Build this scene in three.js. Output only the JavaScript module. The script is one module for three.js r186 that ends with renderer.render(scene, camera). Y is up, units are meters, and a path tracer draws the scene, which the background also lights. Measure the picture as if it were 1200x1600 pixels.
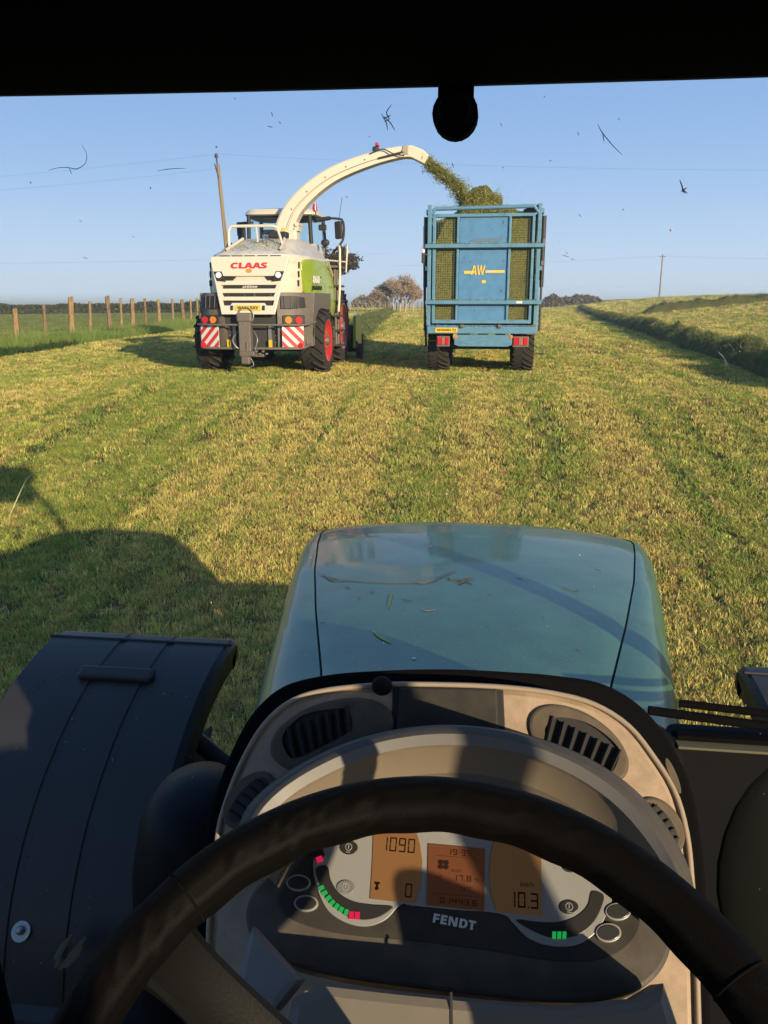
import * as THREE from 'three';
import { RoundedBoxGeometry } from 'three/addons/geometries/RoundedBoxGeometry.js';
import { mergeGeometries, toCreasedNormals } from 'three/addons/utils/BufferGeometryUtils.js';
import { FontLoader } from 'three/addons/loaders/FontLoader.js';
import { TextGeometry } from 'three/addons/geometries/TextGeometry.js';

// ------------------------------------------------------------------ camera, sky, sun, exposure
const W = 1200, H = 1600, FPX = 1256, EYE = 1.6;
const scene = new THREE.Scene();
const camera = new THREE.PerspectiveCamera(2 * Math.atan(H / 2 / FPX) * 180 / Math.PI, W / H, 0.05, 4000);
camera.position.set(0, EYE, 0);
camera.rotation.order = 'YXZ';
camera.rotation.set(-14.7 * Math.PI / 180, 7.2 * Math.PI / 180, 0);
camera.updateMatrixWorld();
const SUN_AZ = 37.5 * Math.PI / 180, SUN_EL = 14 * Math.PI / 180;       // low evening sun, behind and to the right
const sunDir = new THREE.Vector3(Math.sin(SUN_AZ) * Math.cos(SUN_EL), Math.sin(SUN_EL), Math.cos(SUN_AZ) * Math.cos(SUN_EL));
{ // clear evening sky: deeper blue high up, pale at the horizon, warmer and brighter towards the low sun
  const w = 256, h = 256, d = new Float32Array(w * h * 4);
  const mix = (a, b, t) => a.map((v, i) => v + (b[i] - v) * t);
  for (let j = 0; j < h; j++) for (let i = 0; i < w; i++) {
    const el = ((j + .5) / h - .5) * Math.PI, az = ((i + .5) / w - .5) * 2 * Math.PI;
    const y = Math.sin(el), c = Math.cos(el), v = [c * Math.cos(az), y, c * Math.sin(az)];
    const e = Math.max(0, el) * 180 / Math.PI;
    let col = mix([.325, .395, .460], [.150, .270, .470], 1 - Math.exp(-e / 8));
    col = mix(col, [.052, .135, .315], 1 - Math.exp(-Math.max(0, e - 4) / 20));
    const s = v[0] * sunDir.x + v[1] * sunDir.y + v[2] * sunDir.z;
    const g = Math.max(0, s), glow = .16 * Math.pow(g, 3) + .45 * Math.pow(g, 24);
    col = [col[0] + glow * 1.0, col[1] + glow * .84, col[2] + glow * .6];
    if (el < 0) col = [.10, .11, .07];
    const k = (j * w + i) * 4; d[k] = col[0]; d[k + 1] = col[1]; d[k + 2] = col[2]; d[k + 3] = 1;
  }
  const t = new THREE.DataTexture(d, w, h, THREE.RGBAFormat, THREE.FloatType);
  t.mapping = THREE.EquirectangularReflectionMapping; t.magFilter = t.minFilter = THREE.LinearFilter; t.needsUpdate = true;
  scene.background = t; scene.environment = t;
}
const sun = new THREE.DirectionalLight(new THREE.Color().setRGB(1, .81, .53), 3.3);
sun.position.copy(sunDir).multiplyScalar(120).add(new THREE.Vector3(0, 0, -15));
sun.target.position.set(0, 0, -15); scene.add(sun, sun.target);
sun.castShadow = true; sun.shadow.mapSize.set(4096, 4096);
Object.assign(sun.shadow.camera, { left: -50, right: 50, top: 40, bottom: -40, near: 1, far: 300 });
const renderer = new THREE.WebGLRenderer({ antialias: true });
renderer.setSize(768, 1024);
renderer.toneMapping = THREE.LinearToneMapping;
renderer.toneMappingExposure = 2.0;
scene.fog = new THREE.FogExp2(0xc9d6e2, .0008);
renderer.shadowMap.enabled = true;

// ------------------------------------------------------------------ helpers
let seed = 12345;
const rnd = () => { seed = (seed + 0x6D2B79F5) | 0; let t = Math.imul(seed ^ seed >>> 15, 1 | seed); t = t + Math.imul(t ^ t >>> 7, 61 | t) ^ t; return ((t ^ t >>> 14) >>> 0) / 4294967296; };
const rr = (a, b) => a + (b - a) * rnd();
const V = (x, y, z) => new THREE.Vector3(x, y, z);
const D2R = Math.PI / 180;
const sstep = (a, b, x) => { const t = Math.min(1, Math.max(0, (x - a) / (b - a))); return t * t * (3 - 2 * t); };
const lerpTab = (tab, x) => { for (let i = 1; i < tab.length; i++) { const a = tab[i - 1], b = tab[i]; if ((x >= a[0] && x <= b[0]) || (x <= a[0] && x >= b[0])) return a[1] + (b[1] - a[1]) * (x - a[0]) / (b[0] - a[0]); } return Math.abs(x - tab[0][0]) < Math.abs(x - tab.at(-1)[0]) ? tab[0][1] : tab.at(-1)[1]; };
const hash = (x, y, s) => { let h = Math.imul(x, 374761393) + Math.imul(y, 668265263) + Math.imul(s, 974711); h = Math.imul(h ^ h >>> 13, 1274126177); return ((h ^ h >>> 16) >>> 0) / 4294967296; };
function vnoise(x, y, s = 1, per = 0) {
  const xi = Math.floor(x), yi = Math.floor(y), fx = x - xi, fy = y - yi, m = v => per ? ((v % per) + per) % per : v;
  const u = fx * fx * (3 - 2 * fx), w = fy * fy * (3 - 2 * fy);
  const a = hash(m(xi), m(yi), s), b = hash(m(xi + 1), m(yi), s), c = hash(m(xi), m(yi + 1), s), d = hash(m(xi + 1), m(yi + 1), s);
  return a + (b - a) * u + (c - a) * w + (a - b - c + d) * u * w;
}
const fbm = (x, y, s = 1, o = 4, per = 0) => { let v = 0, a = .5, n = 0; for (let i = 0; i < o; i++) { v += a * vnoise(x, y, s + i, per); n += a; a *= .5; x *= 2; y *= 2; per *= 2; } return v / n; };
const taken = {};
const numbered = n => { const k = taken[n] = (taken[n] ?? -1) + 1; return k ? n + '_' + String(k).padStart(3, '0') : n; };
function thing(name, label, category, pos = [0, 0, 0], group) {
  const o = new THREE.Group(); o.name = numbered(name); o.position.set(...pos); scene.add(o);
  o.userData = { label, category }; if (group) o.userData.group = group;
  o.off = V(...pos); return o;
}
// part: geometry given in world metres, stored relative to its thing's base
function part(parent, name, geo, mat) {
  if (Array.isArray(geo)) geo = merge(geo);
  const m = new THREE.Mesh(geo, mat); m.name = name; m.castShadow = m.receiveShadow = true;
  if (parent) { geo.translate(-parent.off.x, -parent.off.y, -parent.off.z); m.off = parent.off; parent.add(m); } else { m.off = V(0, 0, 0); scene.add(m); }
  return m;
}
function solo(name, label, category, geo, mat, group) {       // a thing that is one mesh, based at its box's foot
  if (Array.isArray(geo)) geo = merge(geo);
  geo.computeBoundingBox(); const b = geo.boundingBox, c = V((b.min.x + b.max.x) / 2, b.min.y, (b.min.z + b.max.z) / 2);
  geo.translate(-c.x, -c.y, -c.z);
  const m = new THREE.Mesh(geo, mat); m.name = numbered(name); m.position.copy(c); m.castShadow = m.receiveShadow = true;
  m.userData = { label, category }; if (group) m.userData.group = group; scene.add(m); return m;
}
function merge(list) {
  return mergeGeometries(list.map(g => { g = g.index ? g.toNonIndexed() : g; for (const k of Object.keys(g.attributes)) if (!['position', 'normal', 'uv'].includes(k)) g.deleteAttribute(k); if (!g.attributes.uv) g.setAttribute('uv', new THREE.BufferAttribute(new Float32Array(g.attributes.position.count * 2), 2)); if (!g.attributes.normal) g.computeVertexNormals(); g.morphAttributes = {}; return g; }));
}
const place = (g, x, y, z, rx = 0, ry = 0, rz = 0) => { if (rx) g.rotateX(rx); if (rz) g.rotateZ(rz); if (ry) g.rotateY(ry); return g.translate(x, y, z); };
const box = (w, h, d, x, y, z, rx, ry, rz) => place(new THREE.BoxGeometry(w, h, d), x, y, z, rx, ry, rz);
const rbox = (w, h, d, x, y, z, r = .02, rx, ry, rz) => place(new RoundedBoxGeometry(w, h, d, 2, Math.min(r, w / 2.01, h / 2.01, d / 2.01)), x, y, z, rx, ry, rz);
const cyl = (r, h, x, y, z, rx, ry, rz, r2 = r, n = 20) => place(new THREE.CylinderGeometry(r2, r, h, n), x, y, z, rx, ry, rz);
const sph = (r, x, y, z, sx = 1, sy = 1, sz = 1) => new THREE.SphereGeometry(r, 18, 12).scale(sx, sy, sz).translate(x, y, z);
const tube = (pts, r, seg = 24, rad = 8, tension) => new THREE.TubeGeometry(new THREE.CatmullRomCurve3(pts.map(p => p.isVector3 ? p : V(...p)), false, 'catmullrom', tension ?? .5), seg, r, rad);
const bar = (a, b, r, n = 8) => { a = a.isVector3 ? a : V(...a); b = b.isVector3 ? b : V(...b); const d = b.clone().sub(a), g = new THREE.CylinderGeometry(r, r, d.length(), n); g.applyQuaternion(new THREE.Quaternion().setFromUnitVectors(V(0, 1, 0), d.normalize())); const c = a.clone().add(b).multiplyScalar(.5); return g.translate(c.x, c.y, c.z); };
const std = (rgb, roughness = .6, metalness = 0, o = {}) => new THREE.MeshStandardMaterial({ color: new THREE.Color().setRGB(...rgb), roughness, metalness, ...o });
const phy = (rgb, roughness = .6, metalness = 0, o = {}) => new THREE.MeshPhysicalMaterial({ color: new THREE.Color().setRGB(...rgb), roughness, metalness, ...o });
function dtex(n, fn, srgb = false, rep = [1, 1]) {
  const d = new Uint8Array(n * n * 4);
  for (let j = 0; j < n; j++) for (let i = 0; i < n; i++) { const c = fn(i, j, n), k = (j * n + i) * 4; d[k] = 255 * c[0]; d[k + 1] = 255 * c[1]; d[k + 2] = 255 * c[2]; d[k + 3] = 255; }
  const t = new THREE.DataTexture(d, n, n); t.wrapS = t.wrapT = THREE.RepeatWrapping; t.magFilter = THREE.LinearFilter; t.minFilter = THREE.LinearMipmapLinearFilter; t.generateMipmaps = true;
  if (srgb) t.colorSpace = THREE.SRGBColorSpace; t.repeat.set(...rep); t.needsUpdate = true; return t;
}
const clamp1 = v => Math.min(1, Math.max(0, v));
// uv in metres from the two widest of the face's axes
function boxUV(g, s = 1) {
  g = g.index ? g.toNonIndexed() : g; const p = g.attributes.position, n = p.count, uv = new Float32Array(n * 2);
  for (let i = 0; i < n; i += 3) {
    const a = V().fromBufferAttribute(p, i), b = V().fromBufferAttribute(p, i + 1), c = V().fromBufferAttribute(p, i + 2), m = b.clone().sub(a).cross(c.clone().sub(a));
    const ax = Math.abs(m.x), ay = Math.abs(m.y), az = Math.abs(m.z);
    [a, b, c].forEach((v, k) => { const q = ax > ay && ax > az ? [v.z, v.y] : ay > az ? [v.x, v.z] : [v.x, v.y]; uv[(i + k) * 2] = q[0] * s; uv[(i + k) * 2 + 1] = q[1] * s; });
  }
  g.setAttribute('uv', new THREE.BufferAttribute(uv, 2)); return g;
}
// loft through rings of points (equal count), open or closed round
function loft(rings, closed = false, crease = 35, caps = false) {
  const n = rings[0].length, pos = [], uv = [], idx = [];
  rings.forEach((r, j) => r.forEach((p, i) => { pos.push(p[0], p[1], p[2]); uv.push(i / (n - 1), j / (rings.length - 1)); }));
  for (let j = 0; j < rings.length - 1; j++) for (let i = 0; i < (closed ? n : n - 1); i++) { const a = j * n + i, b = j * n + (i + 1) % n, c = a + n, d = b + n; idx.push(a, b, d, a, d, c); }
  if (caps) for (const [j, f] of [[0, 1], [rings.length - 1, 0]]) { const c = pos.length / 3, m = [0, 0, 0]; rings[j].forEach(p => p.forEach((v, k) => m[k] += v / n)); pos.push(...m); uv.push(.5, .5); for (let i = 0; i < n; i++) { const a = j * n + i, b = j * n + (i + 1) % n; f ? idx.push(c, b, a) : idx.push(c, a, b); } }
  let g = new THREE.BufferGeometry(); g.setAttribute('position', new THREE.Float32BufferAttribute(pos, 3)); g.setAttribute('uv', new THREE.Float32BufferAttribute(uv, 2)); g.setIndex(idx);
  return toCreasedNormals(g, crease * D2R);
}
// photograph pixel -> point on a real plane {p, n}; used only to read off the outlines of flat fascias
function ray(px, py) { return V((px - W / 2) / FPX, -(py - H / 2) / FPX, -1).applyQuaternion(camera.quaternion); }
function hit(px, py, pl, off = 0) { const d = ray(px, py), q = pl.p.clone().addScaledVector(pl.n, off); return camera.position.clone().addScaledVector(d, q.sub(camera.position).dot(pl.n) / d.dot(pl.n)); }
function plane(px, py, z, elev) { const d = ray(px, py), p = camera.position.clone().addScaledVector(d, z / d.z), e = elev * D2R; return { p, n: V(0, Math.sin(e), Math.cos(e)), u: V(1, 0, 0), v: V(0, Math.cos(e), -Math.sin(e)) }; }
const local = (pl, px, py, off) => { const q = hit(px, py, pl, off).sub(pl.p); return new THREE.Vector2(q.dot(pl.u), q.dot(pl.v)); };
const onto = (g, pl) => g.applyMatrix4(new THREE.Matrix4().makeBasis(pl.u, pl.v, pl.n).setPosition(pl.p));
function outline(pl, pts, off, smooth = true, k = 6) {
  let q = pts.map(p => local(pl, p[0], p[1], off));
  if (smooth) q = new THREE.CatmullRomCurve3(q.map(v => V(v.x, v.y, 0)), true).getPoints(pts.length * k).slice(0, -1).map(v => new THREE.Vector2(v.x, v.y));
  return q;
}
function plate(pl, pts, n0, n1, { bevel = .002, smooth = true, holes = [], flat = false } = {}) {
  const s = new THREE.Shape(outline(pl, pts, n1, smooth));
  for (const h of holes) s.holes.push(new THREE.Path(outline(pl, h, n1, true)));
  const g = new THREE.ExtrudeGeometry(s, { depth: n1 - n0 - 2 * bevel, bevelEnabled: bevel > 0, bevelThickness: bevel, bevelSize: bevel, bevelOffset: -bevel, bevelSegments: 2 });
  g.translate(0, 0, n0 + bevel);
  if (flat) { g.computeBoundingBox(); const b = g.boundingBox, p = g.attributes.position, uv = g.attributes.uv; for (let i = 0; i < p.count; i++) uv.setXY(i, (p.getX(i) - b.min.x) / (b.max.x - b.min.x), (p.getY(i) - b.min.y) / (b.max.y - b.min.y)); }
  return onto(g, pl);
}
const ell = (cx, cy, rx, ry, rot = 0, n = 16) => Array.from({ length: n }, (_, i) => { const a = i / n * 2 * Math.PI, c = Math.cos(rot * D2R), s = Math.sin(rot * D2R), x = rx * Math.cos(a), y = ry * Math.sin(a); return [cx + x * c - y * s, cy + x * s + y * c]; });
const bold = await new FontLoader().loadAsync('fonts/droid/droid_sans_bold.typeface.json');
function text(str, w, h, d, skew = 0, fat = 0) {      // lettering of the given width and height, centred on its own origin
  const g = new TextGeometry(str, { font: bold, size: 1, depth: .1, curveSegments: 3, bevelEnabled: fat > 0, bevelSize: fat, bevelThickness: .01, bevelSegments: 1 });
  g.computeBoundingBox(); const b = g.boundingBox; g.translate(-(b.min.x + b.max.x) / 2, -(b.min.y + b.max.y) / 2, 0);
  g.scale(w / (b.max.x - b.min.x), h / (b.max.y - b.min.y), d / .1);
  if (skew) g.applyMatrix4(new THREE.Matrix4().set(1, skew, 0, 0, 0, 1, 0, 0, 0, 0, 1, 0, 0, 0, 0, 1));
  return g;
}
function canvasTex(w, h, draw) { const c = document.createElement('canvas'); c.width = w; c.height = h; draw(c.getContext('2d'), w, h); const t = new THREE.CanvasTexture(c); t.colorSpace = THREE.SRGBColorSpace; return t; }
function instanced(parent, name, geo, mat, list) {       // list of {p, q, s, c}
  const m = new THREE.InstancedMesh(geo, mat, list.length), M = new THREE.Matrix4();
  list.forEach((e, i) => { m.setMatrixAt(i, M.compose(e.p.clone().sub(parent?.off ?? V(0, 0, 0)), e.q, e.s)); if (e.c) m.setColorAt(i, e.c); });
  m.name = parent ? name : numbered(name); m.castShadow = m.receiveShadow = true; m.userData.kind = 'stuff'; (parent ?? scene).add(m); return m;
}
const yaw = a => new THREE.Quaternion().setFromAxisAngle(V(0, 1, 0), a);
const anyQ = () => new THREE.Quaternion().setFromEuler(new THREE.Euler(rr(0, 6.3), rr(0, 6.3), rr(0, 6.3)));
const C3 = (r, g, b) => new THREE.Color().setRGB(r, g, b);
// a bunch of bent blades: each blade two quads tapering to a point
function tuft(n, hgt, spread, w, lean, flat = 0) {
  const pos = [], idx = [];
  for (let i = 0; i < n; i++) {
    const a = rr(0, 6.283), r = spread * Math.sqrt(rnd()), x = r * Math.cos(a), z = r * Math.sin(a), h = hgt * rr(.55, 1.15), t = rr(0, 6.283), l = lean * h * rr(.3, 1.3), f = rr(0, 6.283), ww = w * rr(.7, 1.3);
    const dx = Math.cos(t) * l, dz = Math.sin(t) * l, sx = Math.cos(f) * ww / 2, sz = Math.sin(f) * ww / 2, k = pos.length / 3, y1 = h * (flat ? .5 : .6);
    pos.push(x - sx, -.01, z - sz, x + sx, -.01, z + sz, x + dx * .35 - sx * .8, y1, z + dz * .35 - sz * .8, x + dx * .35 + sx * .8, y1, z + dz * .35 + sz * .8, x + dx, flat ? h * .6 : h, z + dz);
    idx.push(k, k + 1, k + 3, k, k + 3, k + 2, k + 2, k + 3, k + 4);
  }
  const g = new THREE.BufferGeometry(); g.setAttribute('position', new THREE.Float32BufferAttribute(pos, 3)); g.setIndex(idx); g.computeVertexNormals(); return g;
}

// ------------------------------------------------------------------ the ground
const fenceX = z => -16.46 + (z + 27.1) * .1185;
function G(x, z) {
  const d = -z, base = -.9 + .9 * sstep(4.6, 16, d);
  const right = sstep(8, 40, x) * sstep(26, 80, d) * 2.35 + Math.max(0, x - 42) * .01 * sstep(30, 90, d);
  const fx = x - fenceX(z), bank = d > 15 ? .12 * Math.exp(-fx * fx / 3.5) * sstep(15, 26, d) * (1 - sstep(70, 110, d)) : 0;
  const left = fx < 0 ? -.011 * Math.min(90, -fx) * sstep(10, 40, d) : 0;
  const far = d > 140 ? -.00002 * (d - 140) ** 2 : 0;
  const bumps = (fbm(x * .35 + 9, z * .35, 5, 3) - .5) * .12 * sstep(3, 8, d) + (fbm(x * 1.9, z * 1.1, 31, 2) - .5) * .03;
  return base + right + bank + left + Math.max(far, -6) + bumps;
}
// how straw-coloured (1) or green (0) the mown field is: worn rows along the direction of travel, broken up by patches
const rowNoise = (x, z) => vnoise(x * 6.5 + (vnoise(x * .3, z * .25, 203) - .5) * .8, z * .16, 202);
// wheel marks left by the trailer and the harvester
const track = x => Math.max(...[-1.14, .82, -6.3, -3.95].map(t => Math.exp(-(((x - t) / .24) ** 2))));
function straw(x, z) {
  const d = -z, wob = (fbm(x * .15, z * .12, 71, 2) - .5) * 1.2;
  let s = .50 + .14 * Math.sin((x + .15 + wob * .3) * 2 * Math.PI / 1.55) + 1.0 * (vnoise(x * 1.7 + wob * .3, z * .02, 201) - .5) + 1.25 * (rowNoise(x, z) - .5);
  s += (fbm(x * .6, z * .18, 41, 3) - .5) * .6 + (fbm(x * 2.4, z * .9, 51, 3) - .5) * .6;
  s += .22 * Math.exp(-((x + 1.6) ** 2) / 3) - .5 * Math.exp(-((x + 4.4 + .1 * d) ** 2) / 3.2) - .15 * sstep(2.2, 4, x) * (1 - sstep(12, 25, d)) + .12 * sstep(16, 40, d);
  return clamp1(s);
}
const groundTex = dtex(1024, (() => {
  const n = 1024, a = new Float32Array(n * n * 3);
  for (let j = 0; j < n; j++) for (let i = 0; i < n; i++) { const f = fbm(i / 32, j / 32, 3, 4, 32), k = (j * n + i) * 3, v = .42 + .4 * f; a[k] = v; a[k + 1] = v * .97; a[k + 2] = v * .62; }
  for (let s = 0; s < 26000; s++) {
    let x = rr(0, n), y = rr(0, n); const t = rr(0, 6.28), L = rr(6, 26), k = rnd(), c = k < .45 ? [.98, .9, .55] : k < .8 ? [.62, .78, .3] : [.3, .25, .14], w = rnd() < .4 ? 2 : 1;
    for (let q = 0; q < L; q++) { x += Math.cos(t); y += Math.sin(t); for (let e = 0; e < w; e++) { const ii = ((Math.floor(x) % n) + n) % n, jj = ((Math.floor(y + e) % n) + n) % n, m = (jj * n + ii) * 3; a[m] = c[0]; a[m + 1] = c[1]; a[m + 2] = c[2]; } }
  }
  return (i, j) => { const k = (j * n + i) * 3; return [a[k], a[k + 1], a[k + 2]]; };
})(), true);
{
  const xs = [], zs = [];
  for (let x = -260; x <= 260; ) { xs.push(x); const a = Math.abs(x); x += a < 14 ? .35 : a < 40 ? 1 : 6; }
  for (let z = 40; z >= -900; ) { zs.push(z); const d = -z; z -= d < -4 ? 4 : d < 26 ? .3 : d < 60 ? .8 : d < 150 ? 4 : 25; }
  const pos = [], uv = [], col = [], idx = [], n = xs.length;
  for (const z of zs) for (const x of xs) {
    pos.push(x, G(x, z), z); uv.push(x / 2.6, z / 2.6);
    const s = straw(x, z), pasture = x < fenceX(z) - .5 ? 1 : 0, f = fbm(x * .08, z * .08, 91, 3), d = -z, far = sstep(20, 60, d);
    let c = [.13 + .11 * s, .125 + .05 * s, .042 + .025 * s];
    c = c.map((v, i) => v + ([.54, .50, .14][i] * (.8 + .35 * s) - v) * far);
    if (pasture) c = [.18 + .12 * f, .22 + .10 * f, .07];
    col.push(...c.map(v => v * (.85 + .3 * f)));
  }
  for (let j = 0; j < zs.length - 1; j++) for (let i = 0; i < n - 1; i++) { const a = j * n + i, b = a + 1, c = a + n, e = c + 1; idx.push(a, b, e, a, e, c); }
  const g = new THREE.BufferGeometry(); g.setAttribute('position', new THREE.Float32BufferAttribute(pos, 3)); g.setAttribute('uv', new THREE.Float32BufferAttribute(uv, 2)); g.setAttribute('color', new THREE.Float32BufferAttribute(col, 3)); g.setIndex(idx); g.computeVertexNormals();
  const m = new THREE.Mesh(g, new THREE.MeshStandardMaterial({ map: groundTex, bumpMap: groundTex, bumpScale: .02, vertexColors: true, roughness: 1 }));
  m.name = 'field'; m.receiveShadow = true; m.userData.kind = 'structure'; scene.add(m);
}
const leafMat = (o = {}) => new THREE.MeshPhysicalMaterial({ color: 0xffffff, roughness: .75, side: THREE.DoubleSide, transmission: .3, thickness: 0, specularIntensity: .3, ...o });
const grassMat = leafMat();
{ // mown stubble: short cut stalks, leafy regrowth and loose straw, thinning out with distance
  const stalks = [0, 1, 2].map(() => tuft(15, .046, .055, .0065, .5)), leaves = [0, 1].map(() => tuft(14, .055, .06, .006, 1.0)), loose = tuft(7, .03, .08, .007, 3.5, 1);
  const lists = [[], [], [], [], [], []];
  const rows = [[2.6, 6, 1500, 1], [6, 10, 1150, 1.05], [10, 16, 520, 1.3], [16, 26, 150, 1.9], [26, 45, 42, 2.6], [45, 80, 10, 3.6], [80, 125, 3.2, 6], [125, 185, 1.4, 9]];
  for (const [d0, d1, dens, sc] of rows) {
    const wl = d => Math.max(-.64 * d - 1.2, fenceX(-d) + 1.3), wr = d => .44 * d + 1.2;
    const n = Math.floor((d1 - d0) * ((wr(d0) - wl(d0)) + (wr(d1) - wl(d1))) / 2 * dens);
    for (let i = 0; i < n; i++) {
      const d = rr(d0, d1), x = rr(wl(d), wr(d)), z = -d, s = straw(x, z), k = rnd();
      if (d < 40 && rnd() < .42 * track(x + .12 * (vnoise(z * .3, 1, 209) - .5)) * (.5 + vnoise(x, z * .4, 208))) continue;
      if (vnoise(x * 3.1, z * .8, 7) < .26 && rnd() < .4) continue;
      if (d < 30 && rowNoise(x, z) < .34 && rnd() < .6) continue;
      if (d < 14 && vnoise(x * 12, z * 9, 13) < .36 && rnd() < .7) continue;
      const t = k < .18 ? 5 : rnd() < .22 + .66 * s ? Math.floor(rr(0, 3)) : 3 + Math.floor(rr(0, 2)), b = rr(.65, 1.3), hue = rnd();
      const c = t === 5 ? C3(.60 * b, .48 * b, .20 * b) : t < 3 ? (hue < .8 ? C3(.66 * b, .55 * b, .17 * b) : C3(.34 * b, .21 * b, .10 * b)) : hue < .3 ? C3(.45 * b, .46 * b, .095 * b) : C3(.235 * b, .31 * b, .06 * b);
      const S = sc * rr(.7, 1.25);
      lists[t].push({ p: V(x, G(x, z), z), q: yaw(rr(0, 6.28)), s: V(S, S * rr(.7, 1.2) * (sc > 1.5 ? .7 : 1), S), c });
    }
  }
  [...stalks, ...leaves, loose].forEach((g, i) => instanced(null, i === 5 ? 'loose_straw' : i < 3 ? 'stubble' : 'short_grass', g, grassMat, lists[i]));
  const words = ['dry cut stubble stalks covering the mown field', 'short green grass regrowing between the stubble rows', 'loose straw lying on the mown field'];
  scene.children.filter(o => o.isInstancedMesh).forEach((o, i) => { o.userData.label = words[i === 5 ? 2 : i < 3 ? 0 : 1]; o.userData.category = i === 5 ? 'straw' : i < 3 ? 'stubble' : 'grass'; });
  const pg = tuft(14, .10, .14, .014, .7), L = [];
  for (let i = 0; i < 26000; i++) { const d = 22 + 84 * Math.sqrt(rnd()), z = -d, x = fenceX(z) - 1.2 - rnd() * Math.max(4, .66 * d + 4 + fenceX(z)), b = rr(.7, 1.25), S = 1 + d / 30; L.push({ p: V(x, G(x, z), z), q: yaw(rr(0, 6.28)), s: V(S, S * .7, S), c: rnd() < .75 ? C3(.17 * b, .22 * b, .055 * b) : C3(.30 * b, .29 * b, .09 * b) }); }
  const m = instanced(null, 'pasture_grass', pg, grassMat, L); m.userData.label = 'green pasture grass beyond the post and wire fence'; m.userData.category = 'grass';
}

// ------------------------------------------------------------------ boundary, swaths, poles, trees
const woodTex = dtex(256, (i, j) => { const g = fbm(i / 5, j / 60, 11, 4), k = vnoise(i / 30, j / 40, 12); const v = .45 + .5 * g - .15 * k; return [v, v * .88, v * .7]; }, true);
const weathered = [std([.70, .62, .47], .9, 0, { map: woodTex, bumpMap: woodTex, bumpScale: .006 }), std([.52, .47, .38], .9, 0, { map: woodTex }), std([.76, .66, .49], .9, 0, { map: woodTex })];
const wireMat = std([.25, .25, .25], .5, .8);
function post(x, z, h, r, lean, leanZ = 0) {
  const g = new THREE.CylinderGeometry(r * .93, r, h + .4, 9, 5), p = g.attributes.position;
  for (let i = 0; i < p.count; i++) { const f = 1 + (vnoise(p.getX(i) * 20 + x * 3, p.getY(i) * 3 + z, 8) - .5) * .22; p.setX(i, p.getX(i) * f); p.setZ(i, p.getZ(i) * f); if (p.getY(i) > h / 2) p.setY(i, p.getY(i) + p.getX(i) * .35); }
  const uv = g.attributes.uv; for (let i = 0; i < uv.count; i++) uv.setXY(i, uv.getX(i), uv.getY(i) * h);
  g.computeVertexNormals(); g.translate(0, h / 2 - .2, 0); g.rotateZ(lean); g.rotateX(leanZ); return g.translate(x, G(x, z), z);
}
{
  const f = thing('post_and_wire_fence', 'line of leaning weathered wooden posts and wire along the left field edge', 'fence', [-16.9, G(-16.9, -31), -31]);
  const spots = [[-27.1, 1.22, .10, .05, .04], [-29.5, 1.34, .065, .04, 0], [-32.1, 1.68, .12, .08, .05], [-34.2, 1.46, .065, .07, 0], [-36.8, 1.68, .11, -.02, 0], [-38.4, 1.62, .06, .05, 0], [-40.2, 1.62, .11, .04, 0], [-42.5, 1.62, .07, .01, 0], [-45.1, 1.55, .1, .0, 0], [-48, 1.62, .07, .03, 0], [-50.5, 1.62, .12, -.01, 0], [-52.5, 1.6, .07, .03, 0], [-54.5, 1.7, .08, 0, 0], [-57, 1.6, .07, .02, 0], [-60, 1.6, .08, .03, 0], [-63, 1.6, .07, 0, 0], [-66.5, 1.6, .08, .01, 0], [-70, 1.6, .08, -.02, 0], [-74, 1.6, .08, .02, 0], [-24.4, 1.5, .08, .03, 0]];
  spots.forEach(([z, h, r, l, lz], i) => part(f, 'post', post(fenceX(z), z, h, r, -l, lz), weathered[i % 3]));
  for (const y of [.35, .75, 1.15]) { const pts = []; for (let z = -24.4; z >= -74; z -= 2.4) pts.push([fenceX(z) + .09, G(fenceX(z), z) + y + .02 * Math.sin(z), z]); part(f, 'wire', tube(pts, .004, 60, 4), wireMat); }
}
{ // stakes at the far end of the field
  const f = thing('stake_fence', 'close row of pale stakes far off beyond the forage harvester', 'fence', [-21, 0, -118]);
  for (let i = 0; i < 34; i++) { const x = -30 + i * .62, z = -118 - i * .05; part(f, 'stake', post(x, z, rr(1.25, 1.55), .07, rr(-.06, .06)), weathered[i % 3 === 1 ? 2 : 0]); }
}
{ // rank grass left standing under the fence
  const kinds = [tuft(14, .42, .12, .011, .5), tuft(10, .55, .1, .008, .35), tuft(16, .28, .2, .03, .9)], L = [[], [], []];
  for (let i = 0; i < 15000; i++) {
    const z = -rr(19, 78), side = rr(-.35, 1), x = fenceX(z) + .15 + (side > 0 ? side * 1.7 : side * 1.1) + .25 * (fbm(z * .4, 2, 61, 2) - .5), t = vnoise(x, z * .5, 63) > .62 ? 2 : rnd() < .6 ? 0 : 1, b = rr(.7, 1.25), h = rr(.5, 1.15) * (.6 + .7 * vnoise(x, z * .6, 64)) * (side < .1 ? .75 : 1.1);
    L[t].push({ p: V(x, G(x, z) - .02, z), q: yaw(rr(0, 6.28)), s: V(1.1, h, 1.1), c: t === 2 ? C3(.045 * b, .085 * b, .022 * b) : rnd() < .2 ? C3(.30 * b, .27 * b, .10 * b) : C3(.20 * b, .30 * b, .06 * b) });
  }
  ['verge_grass', 'verge_grass', 'verge_weed'].forEach((n, i) => { const m = instanced(null, n, kinds[i], grassMat, L[i]); m.userData.label = i === 2 ? 'dark broad-leaved weeds growing under the fence' : 'long uncut grass growing along the fence posts'; m.userData.category = i === 2 ? 'weeds' : 'grass'; });
}
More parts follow.
